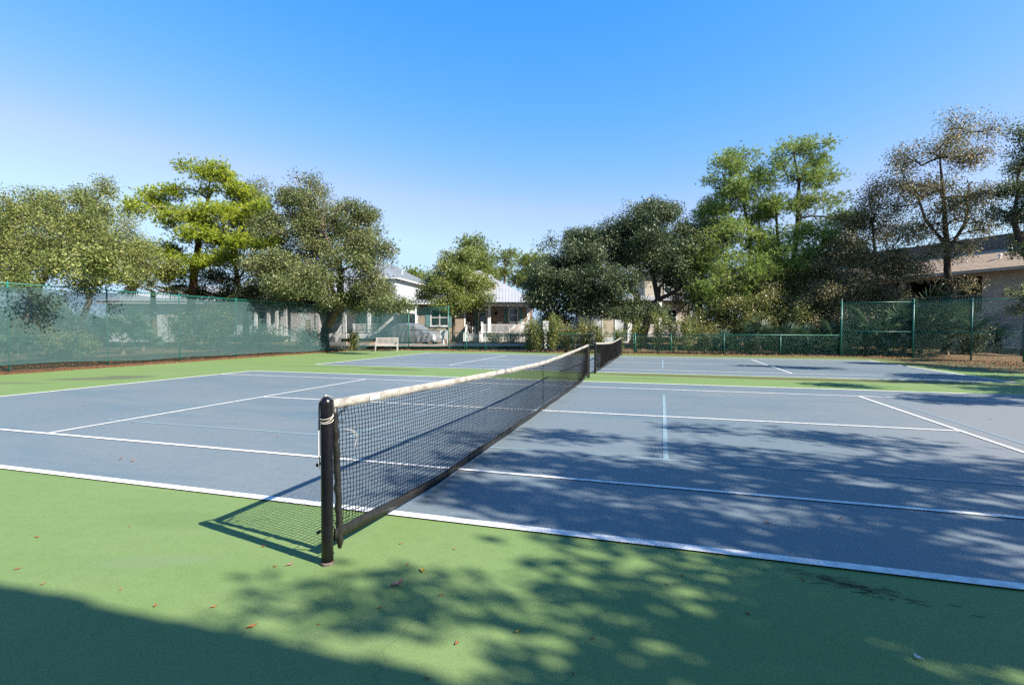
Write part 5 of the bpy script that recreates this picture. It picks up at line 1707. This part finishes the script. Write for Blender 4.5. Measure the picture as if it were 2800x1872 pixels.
# oaks standing beside the courts to the right of the view; they throw the dappled shade
DENS = 1.0
sg = 'oaks along the right side of the courts, outside the picture'
tree('court_oak', 'spreading oak right of near court, shading the baseline', 'tree', T((20.2, -2.6, 0, .34), (20.0, -2.5, 2.2, .3), (18.6, -2.4, 4.6, .24), (17.0, -2.4, 6.6, .16), (15.6, -2.6, 8.0, .08)),
     [(12.11, -3.93, 9.2, 0.35, 0.19, 2), (12.55, -3.56, 9, 0.5, 0.28, 3), (12.42, -3.09, 8.4, 0.55, 0.3, 3), (12.24, -3.3, 8, 0.6, 0.33, 4), (12.12, -2.8, 7.6, 0.6, 0.33, 4), (12.49, -2.39, 7.4, 0.8, 0.44, 6), (11.65, -2.89, 7, 0.7, 0.39, 5), (12.1, -2.87, 7, 0.9, 0.5, 10), (13.18, -2.53, 7.4, 1.2, 0.66, 16), (11.88, -2.86, 6.6, 1.0, 0.55, 14), (11.77, -3.4, 7.4, 0.5, 0.28, 3), (14.51, -1.82, 8, 1.0, 0.55, 10), (10.97, -3.49, 7, 0.5, 0.28, 3), (11.54, -3.19, 6.8, 0.9, 0.5, 9)],
     M['leaf_oak'], M['bark_dark'], .14, 34, .22, 1.2, 51, sg, twig=.008)
tree('court_oak', 'taller oak right of near court beyond the spreading oak', 'tree', T((21.0, .6, 0, .3), (20.6, .5, 3, .26), (18.6, .2, 6.0, .18), (16.4, -.2, 8.4, .09)),
     [(12.66, -2.12, 9.6, 0.7, 0.39, 7), (13.01, -1.99, 9.2, 0.8, 0.44, 9), (13.21, -0.97, 9.8, 0.9, 0.5, 9), (12.62, -1.42, 10.2, 0.7, 0.39, 5), (13.39, -0.65, 9, 1.0, 0.55, 12), (14.15, 0.34, 8.6, 1.1, 0.61, 14), (12.85, -1.96, 8.6, 0.9, 0.5, 10), (13.15, -1.7, 8.2, 1.0, 0.55, 12), (14.68, -0.7, 8.4, 1.2, 0.66, 16), (16.2, -0.08, 8.8, 1.3, 0.72, 18), (13.53, -1.62, 7.6, 1.0, 0.55, 14), (13.29, -1.49, 7.8, 0.9, 0.5, 11), (17.59, 1.19, 9.2, 1.3, 0.72, 13), (15.05, 0.77, 9.8, 0.9, 0.5, 6), (14.06, 0.34, 10.4, 0.8, 0.44, 5), (16.22, 1.26, 9.4, 1.1, 0.61, 7), (17.1, 1.67, 9.2, 1.0, 0.55, 6), (13.91, -0.52, 8.2, 1.0, 0.55, 12), (13.29, -1.25, 8.6, 0.9, 0.5, 9), (12.91, 0.2, 10.8, 0.5, 0.28, 2)],
     M['leaf_oak'], M['bark_dark'], .15, 32, .26, 1.2, 52, sg, twig=.008)
tree('court_oak', 'oak right of the green strip between courts', 'tree', T((22.0, 8.0, 0, .3), (21.8, 8.0, 3, .26), (20.4, 8.0, 5.6, .18), (19.0, 8.2, 7.6, .09)),
     [(18.24, 10.04, 8.6, 0.9, 0.5, 9), (19.79, 11.68, 8.2, 1.3, 0.72, 16), (20.07, 10.76, 7.6, 1.5, 0.83, 20), (17.53, 7.67, 7.4, 1.0, 0.55, 12), (17.9, 7.36, 7, 1.2, 0.66, 14), (18.75, 9.57, 6.6, 1.2, 0.66, 14), (22.5, 8.0, 8.0, 2.4, 1.2, 40)],
     M['leaf_oak'], M['bark_dark'], .17, 50, .32, 1.2, 53, sg, twig=.009)
tree('court_oak', 'oak right of the farther court near its service line', 'tree', T((21.6, 13.6, 0, .3), (21.4, 13.6, 3, .26), (20.2, 13.6, 5.6, .18), (19.2, 13.6, 7.2, .09)),
     [(17.24, 17.18, 8.4, 1.0, 0.55, 7), (18.17, 16.08, 8.0, 1.3, 0.72, 14), (19.21, 13.83, 7.6, 1.3, 0.72, 14), (20.39, 14.3, 7.0, 1.5, 0.83, 18), (20.97, 13.86, 6.6, 1.5, 0.83, 18), (22.6, 13.4, 7.6, 2.2, 1.1, 34)],
     M['leaf_oak'], M['bark_dark'], .17, 55, .34, 1.2, 54, sg, twig=.009)
tree('court_oak', 'oak right of the farther court near its back corner', 'tree', T((22.4, 19.6, 0, .3), (22.2, 19.6, 3, .26), (21.4, 19.4, 5.0, .18), (20.8, 19.2, 7.0, .09)),
     [(21.46, 21.56, 8.4, 1.6, 0.88, 14), (22.22, 20.5, 7.6, 1.6, 0.88, 18), (22.55, 18.93, 7.0, 1.6, 0.88, 20), (22.55, 17.59, 6.4, 1.6, 0.88, 20), (24.11, 24.15, 7, 1.6, 0.88, 16)],
     M['leaf_oak'], M['bark_dark'], .17, 72, .34, 1.2, 55, sg, twig=.009)

# ------------------------------------------------------------------ shrubs and palms
gs = 'leafy shrubs along the low fence'
def sh(label, u, h, r, n, seed, leaf='leaf_shrub', size=.085, stems=9, group=gs, name='shrub'):
    return shrub(name, label, u, r * 1.2, h, M[leaf], M['bark_mid'], size * 1.12, int(n * 1.7), seed, group, stems)
sh('bright upright shrub in front of bungalow right porch corner', (-6.25, 28.77), 1.9, .55, 1500, 61)
sh('tall bright shrub just left of white slotted panel', (-5.56, 28.46), 2.2, .6, 1700, 62)
sh('tall narrow bright shrub just right of white slotted panel', (-4.67, 28.51), 2.7, .5, 1900, 63)
sh('broad olive shrub under left end of big dark oak', (-3.98, 29.44), 2.1, .9, 2600, 64, 'leaf_olive')
sh('leafy shrub before blue shaded wall left of far gate', (-2.63, 28.8), 2.2, .5, 1700, 65, 'leaf_olive')
sh('upright bright shrub before grey house door', (-1.67, 28.56), 2.0, .5, 1600, 66)
sh('small pinkish green shrub behind farther net post', (-0.46, 28.92), 1.7, .45, 1100, 67)
sh('bright bushy shrub against big oak trunk, left side', (0.45, 30.23), 2.3, .6, 1700, 68)
sh('bright tall shrub right of big oak trunk', (1.86, 30.12), 2.8, .6, 2000, 69)
sh('slim bright shrub before grey house window', (2.82, 29.88), 2.6, .5, 1700, 70)
sh('bright shrub before white corner of grey house', (3.75, 30.16), 2.4, .6, 2000, 71)
sh('dark leafy shrub at edge of thicket right of grey house', (4.74, 30.45), 1.9, .7, 2200, 72, 'leaf_olive')
sh('low dark shrub under bungalow porch left of fence shrubs', (-10.66, 39.46), .75, 1.1, 1500, 73, 'leaf_dark')
sh('low dark shrub under bungalow porch near the steps', (-12.38, 39.48), .7, .9, 1300, 74, 'leaf_dark')
sh('green shrub at left fence corner beside torn windscreen', (-18.17, 26.62), 1.35, .5, 1600, 75, 'leaf_olive')
sh('wide dark hedge shrub right of bungalow under oak boughs', (-7.34, 39.4), 2.6, 1.7, 2600, 91, 'leaf_dark', .11, 11)
sh('wide dark hedge shrub left of grey house wall', (-5.04, 39.04), 2.4, 1.5, 2400, 92, 'leaf_dark', .11, 11)
gu = 'undergrowth behind the left windscreen'
sh('dark round bush behind left windscreen', (-22.38, 11.51), 1.1, .8, 2200, 76, 'leaf_olive', group=gu)
sh('yellow green bush behind windscreen below bent oak', (-22.42, 12.54), .8, .5, 1200, 77, 'leaf_shrub', group=gu)
sh('dark hedge bush behind windscreen near far left edge', (-27.63, 12.57), 1.7, 1.2, 2600, 78, 'leaf_olive', .10, group=gu)
sh('tall dark bush behind windscreen before white wall', (-26.9, 21.12), 2.2, 1.0, 2400, 79, 'leaf_dark', .10, group=gu)
sh('tall olive bush behind windscreen at middle of left fence', (-23.22, 20.12), 2.6, 1.2, 3000, 80, 'leaf_olive', .10, group=gu)
sh('low green bush behind windscreen right of middle', (-21.71, 21.61), 1.3, 1.0, 2000, 81, 'leaf_olive', .10, group=gu)
sh('dark bush behind windscreen near white house stairs', (-22.31, 26.65), 1.2, 1.0, 1800, 82, 'leaf_olive', .10, group=gu)
sh('wide dark thicket far behind windscreen at left', (-37.85, 18.94), 3.2, 2.6, 5200, 83, 'leaf_dark', .13, 11, group=gu)
sh('wide dark thicket far behind windscreen left of white wall', (-38.34, 22.96), 2.4, 2.4, 4200, 84, 'leaf_dark', .13, 11, group=gu)
gt = 'thicket behind the low fence on the right'
sh('leafy thicket bush behind palmettos below left pine', (7.79, 32.39), 2.6, 1.3, 3600, 85, 'leaf_olive', .095, 9, gt)
sh('leafy thicket bush behind palmettos below right pine', (10.3, 33.13), 2.9, 1.4, 3800, 86, 'leaf_olive', .095, 9, gt)
sh('brown green thicket bush left of tall right fence post', (12.16, 32.64), 2.8, 1.2, 3400, 87, 'leaf_brown', .095, 9, gt)
sh('brown thicket bush behind big palmetto clump', (14.09, 32.17), 2.6, 1.3, 3400, 88, 'leaf_brown', .095, 9, gt)
sh('dark thicket bush at right of big palmetto clump', (19.51, 32.72), 1.6, .9, 2200, 89, 'leaf_dark', .095, 9, gt)
gg = 'saw palmettos behind the right fence'
pal = [('blue green palmetto at left end of the palmetto row', 1985, 30.8, .85, 13, .1), ('palmetto with pale upright trunk in palmetto row', 2078, 30.6, 1.0, 17, .55),
       ('low palmetto between trunked palmetto and next fence post', 2120, 30.8, .9, 12, .1), ('spreading palmetto just right of the low fence post', 2165, 31.0, 1.0, 14, .2),
       ('wide palmetto left of tall right corner post', 2225, 30.8, 1.1, 15, .25), ('palmetto hugging the tall right corner post', 2285, 30.4, 1.0, 13, .15),
       ('low palmetto just inside left of tall right fence', 2340, 30.0, 1.05, 14, .15), ('tall palmetto left of middle right fence post', 2420, 30.0, 1.45, 17, .55),
       ('largest palmetto clump with sunlit fan behind right fence', 2520, 29.9, 1.75, 20, 1.0), ('tall palmetto right of the largest clump', 2590, 29.6, 1.5, 17, .8),
       ('low palmetto skirt below the largest clump', 2470, 29.6, 1.0, 13, .1), ('low palmetto right of middle right fence post', 2545, 29.4, .95, 12, .1)]
for k, (lb_, u, d, sc_, nf, stem) in enumerate(pal):
    palmetto('saw_palmetto', lb_, S((u - 1400) * d / 1386.6, d), sc_ * 1.18, nf + 4, 100 + k, gg, stem)
gl = 'saw palmettos behind the left windscreen'
for k, (lb_, xy, sc_, nf, stem) in enumerate([('spiky palmetto behind windscreen at far left post', (-23.55, 10.64), 1.0, 13, .15), ('spiky palmetto behind windscreen before white wall', (-22.4, 14.11), 1.15, 15, .6),
                                               ('pale palmetto behind windscreen right of pine trunk', (-23.43, 20.06), 1.2, 14, .3), ('small palmetto behind windscreen left of white wall', (-25.41, 17.39), .9, 12, .25)]):
    palmetto('saw_palmetto', lb_, xy, sc_, nf, 130 + k, gl, stem)
palmetto('cabbage_palm', 'yellowish fan palm standing above fence left of lime pine', (-29.63, 21.36), 1.45, 20, 140, None, 3.87 - .25, FRY, (-10, 75), None, 0, .17)
# sago palm at the right corner
sgp = empty('sago_palm', (*(21.38, 33.79), 0), 0, label='dark sago palm with thick trunk by tan wall at right', cat='palm')
trunk_mesh([(0, 0, -.05, .30), (.02, 0, .3, .24), (.05, 0, .75, .22), (.05, 0, .95, .12)], 10, 3).build('trunk', M['bark_dark'], sgp, smooth=True)
def sago_frond(seed):
    rg = np.random.default_rng(seed)
    V, Fc = [], []
    for i in range(26):
        t = (i + 1) / 26
        c = np.array([1.15 * t, 0, .42 * math.sin(t * 2.2) - .28 * t * t])
        l = .24 * math.sin(math.pi * (.12 + .85 * t)) + .03
        for s in (-1, 1):
            n = len(V)
            V += [c + np.array([-.014, 0, 0]), c + np.array([.014, 0, 0]), c + np.array([.07, s * l, -.05]), c + np.array([.05, s * l * .98, -.05])]
            Fc.append((n, n + 1, n + 2, n + 3))
    for i in range(10):
        a, b = i / 10, (i + 1) / 10
        n = len(V)
        f = lambda t, w: np.array([1.15 * t, w, .42 * math.sin(t * 2.2) - .28 * t * t])
        V += [f(a, -.012), f(a, .012), f(b, .012), f(b, -.012)]
        Fc.append((n, n + 1, n + 2, n + 3))
    return np_mesh('frond', np.array(V), np.array(Fc), 4, M['frond'], rg.beta(1.5, 4, len(Fc)))
SG = [sago_frond(1), sago_frond(2)]
for k in range(22):
    o = link('frond', SG[k % 2], sgp, (.05, 0, .95), (0, -R((k * 37) % 65 - 8), k * 2.4))

# ------------------------------------------------------------------ leaf litter and single fallen leaves
rg = np.random.default_rng(77)
def litter(name, label, pts, size, mat):
    V, Fc = leaf_quads(pts, size, rg, up=1.4, aspect=.5)
    o = link(name, np_mesh(name, V, Fc, 4, mat, rg.beta(2, 2, len(Fc))))
    return tag(o, label=label, cat='leaf litter', kind='stuff')
n = 5200
x = rg.uniform(-18, 14.5, n)
y = FY - .08 + rg.normal(0, .16, n) - (x > 0) * .05
litter('leaf_litter', 'orange brown fallen leaves drifted along the back fence foot', np.stack([x, y, np.full(n, .02) + rg.uniform(0, .04, n)], -1), .075, M['fallen'])
n = 3600
x = 18.3 - np.abs(rg.normal(0, 2.2, n))
y = rg.uniform(14, 27.5, n)
keep = (x + y < 44.4)
litter('leaf_litter', 'brown fallen leaves scattered on right side of farther court', np.stack([x, y, np.full(n, .018)], -1)[keep], .07, M['fallen'])
n = 5000
x = -18.7 - np.abs(rg.normal(0, 1.2, n))
y = rg.uniform(4, 28, n)
litter('leaf_litter', 'brown leaves and chips on mulch under left fence', np.stack([x, y, .16 + .06 * np.clip(-18.8 - x, 0, 1.5)], -1), .07, M['fallen'])
n = 9000
x = rg.uniform(-60, 20, n)
y = rg.uniform(29, 44, n)
zz = np.array([gh(a, b) for a, b in zip(x, y)])
litter('leaf_litter', 'brown leaves over the ground behind the back fence', np.stack([x, y, zz + .02], -1), .09, M['fallen'])

def leaf_shape(seed, l=.042, w=.02):
    rg = random.Random(seed)
    mb = MB()
    n = 7
    V, Fc = [], []
    c = rg.uniform(.15, .4)
    for i in range(n):
        t = i / (n - 1)
        ww = w * math.sin(math.pi * (t * .92 + .04)) ** .8
        z = .004 + c * l * (t - .5) ** 2 * 1.6
        V += [(l * (t - .5), -ww * .5, z + .006 * rg.uniform(.4, 1)), (l * (t - .5), 0, z), (l * (t - .5), ww * .5, z + .006 * rg.uniform(.3, 1))]
    for i in range(n - 1):
        for k in range(2):
            a = i * 3 + k
            Fc.append((a, a + 3, a + 4, a + 1))
    mb.add(V, Fc)
    mb.tube([(l * .48, 0, .01), (l * .62, .003, .012), (l * .72, .002, .009)], .0013, 4)
    me = bpy.data.meshes.new('fallen_leaf')
    me.from_pydata(mb.v, [], mb.f)
    me.update()
    return me
kinds = []
for s, mt in ((1, 'fleck'), (2, 'fleck'), (3, 'leaf_pink'), (4, 'leaf_yellow'), (5, 'white_bit')):
    me = leaf_shape(s)
    me.materials.append(M[mt])
    kinds.append(me)
def fallen(x, y, kind, s, label, group=None, z=.002):
    o = link('fallen_leaf', kinds[kind], None, (x, y, z), (rg_.uniform(-.12, .12), rg_.uniform(-.1, .1), rg_.uniform(0, 6.28)))
    o.scale = (s, s, s)
    return tag(o, label, 'leaf', group)
rg_ = random.Random(12)
fallen(*(0.575, -1.039), 2, 2.0, 'largest curled pinkish brown leaf on green beside tree shade')
fallen(*(0.638, -0.83), 3, 1.2, 'yellow leaf lying behind the largest pinkish leaf')
fallen(*(-0.217, -1.004), 2, 1.1, 'pale brown leaf left of the foot of the large black post')
fallen(*(0.077, -1.627), 0, 1.1, 'orange leaf at lower left near edge of straight shadow')
fallen(*(1.388, -1.277), 3, .9, 'yellow leaf in shade dapples at lower middle')
fallen(*(3.225, -0.941), 4, 1.0, 'small white scrap in deep shade at lower right')
go_ = 'small orange leaves scattered on the green surround'
for (x, y) in [(0.508, -0.781), (0.388, -1.511), (-0.268, -1.535), (-0.294, -1.048), (0.871, -1.066), (1.103, -1.724), (1.707, -1.509), (1.13, -1.454), (1.755, -1.227), (0.605, -1.285), (0.308, -0.509), (0.706, -0.483),
               (2.114, -0.564), (2.204, -0.424), (2.526, -0.769), (2.905, -0.28), (-1.836, -0.829), (-2.283, -1.171), (-1.825, -1.544), (-1.448, -1.632), (-0.586, -1.619), (1.688, 0.005), (-0.587, -0.829), (-0.946, -1.543)]:
    fallen(x, y, rg_.choice((0, 0, 1)), rg_.uniform(.42, .75), 'small orange leaf lying on the green court surround', go_)
gb_ = 'small leaves scattered on the blue playing area'
for (x, y) in [(-8.656, 3.369), (2.877, 0.646), (-6.033, 2.343), (-7.381, 1.52), (-3.92, 0.616), (-3.696, 0.583), (-3.08, 2.16), (0.12, 6.679), (0.182, 6.98), (0.273, 5.506), (2.755, 7.615), (7.446, 6.82), (0.112, 2.153), (0.63, 7.729), (-0.539, 2.316), (3.468, 0.928)]:
    fallen(x, y, rg_.choice((0, 1, 2)), rg_.uniform(.7, 1.2), 'small leaf lying on the blue playing area', gb_, .008)
tw = MB()
for k in range(45):
    a = rg_.gauss(0, .2)
    b = rg_.gauss(0, .045)
    q = rg_.uniform(-.5, .1)
    l = rg_.uniform(.01, .05)
    c0 = (3.2 + a, -.27 + b - a * .22)
    tw.tube([(c0[0] - l * math.cos(q), c0[1] - l * math.sin(q), .003), (c0[0] + l * math.cos(q), c0[1] + l * math.sin(q), .004)], .0014, 3)
tag(tw.build('twig_debris', M['bark_dark']), 'dark smear of twig crumbs beside white sideline at right', 'debris', kind='stuff')
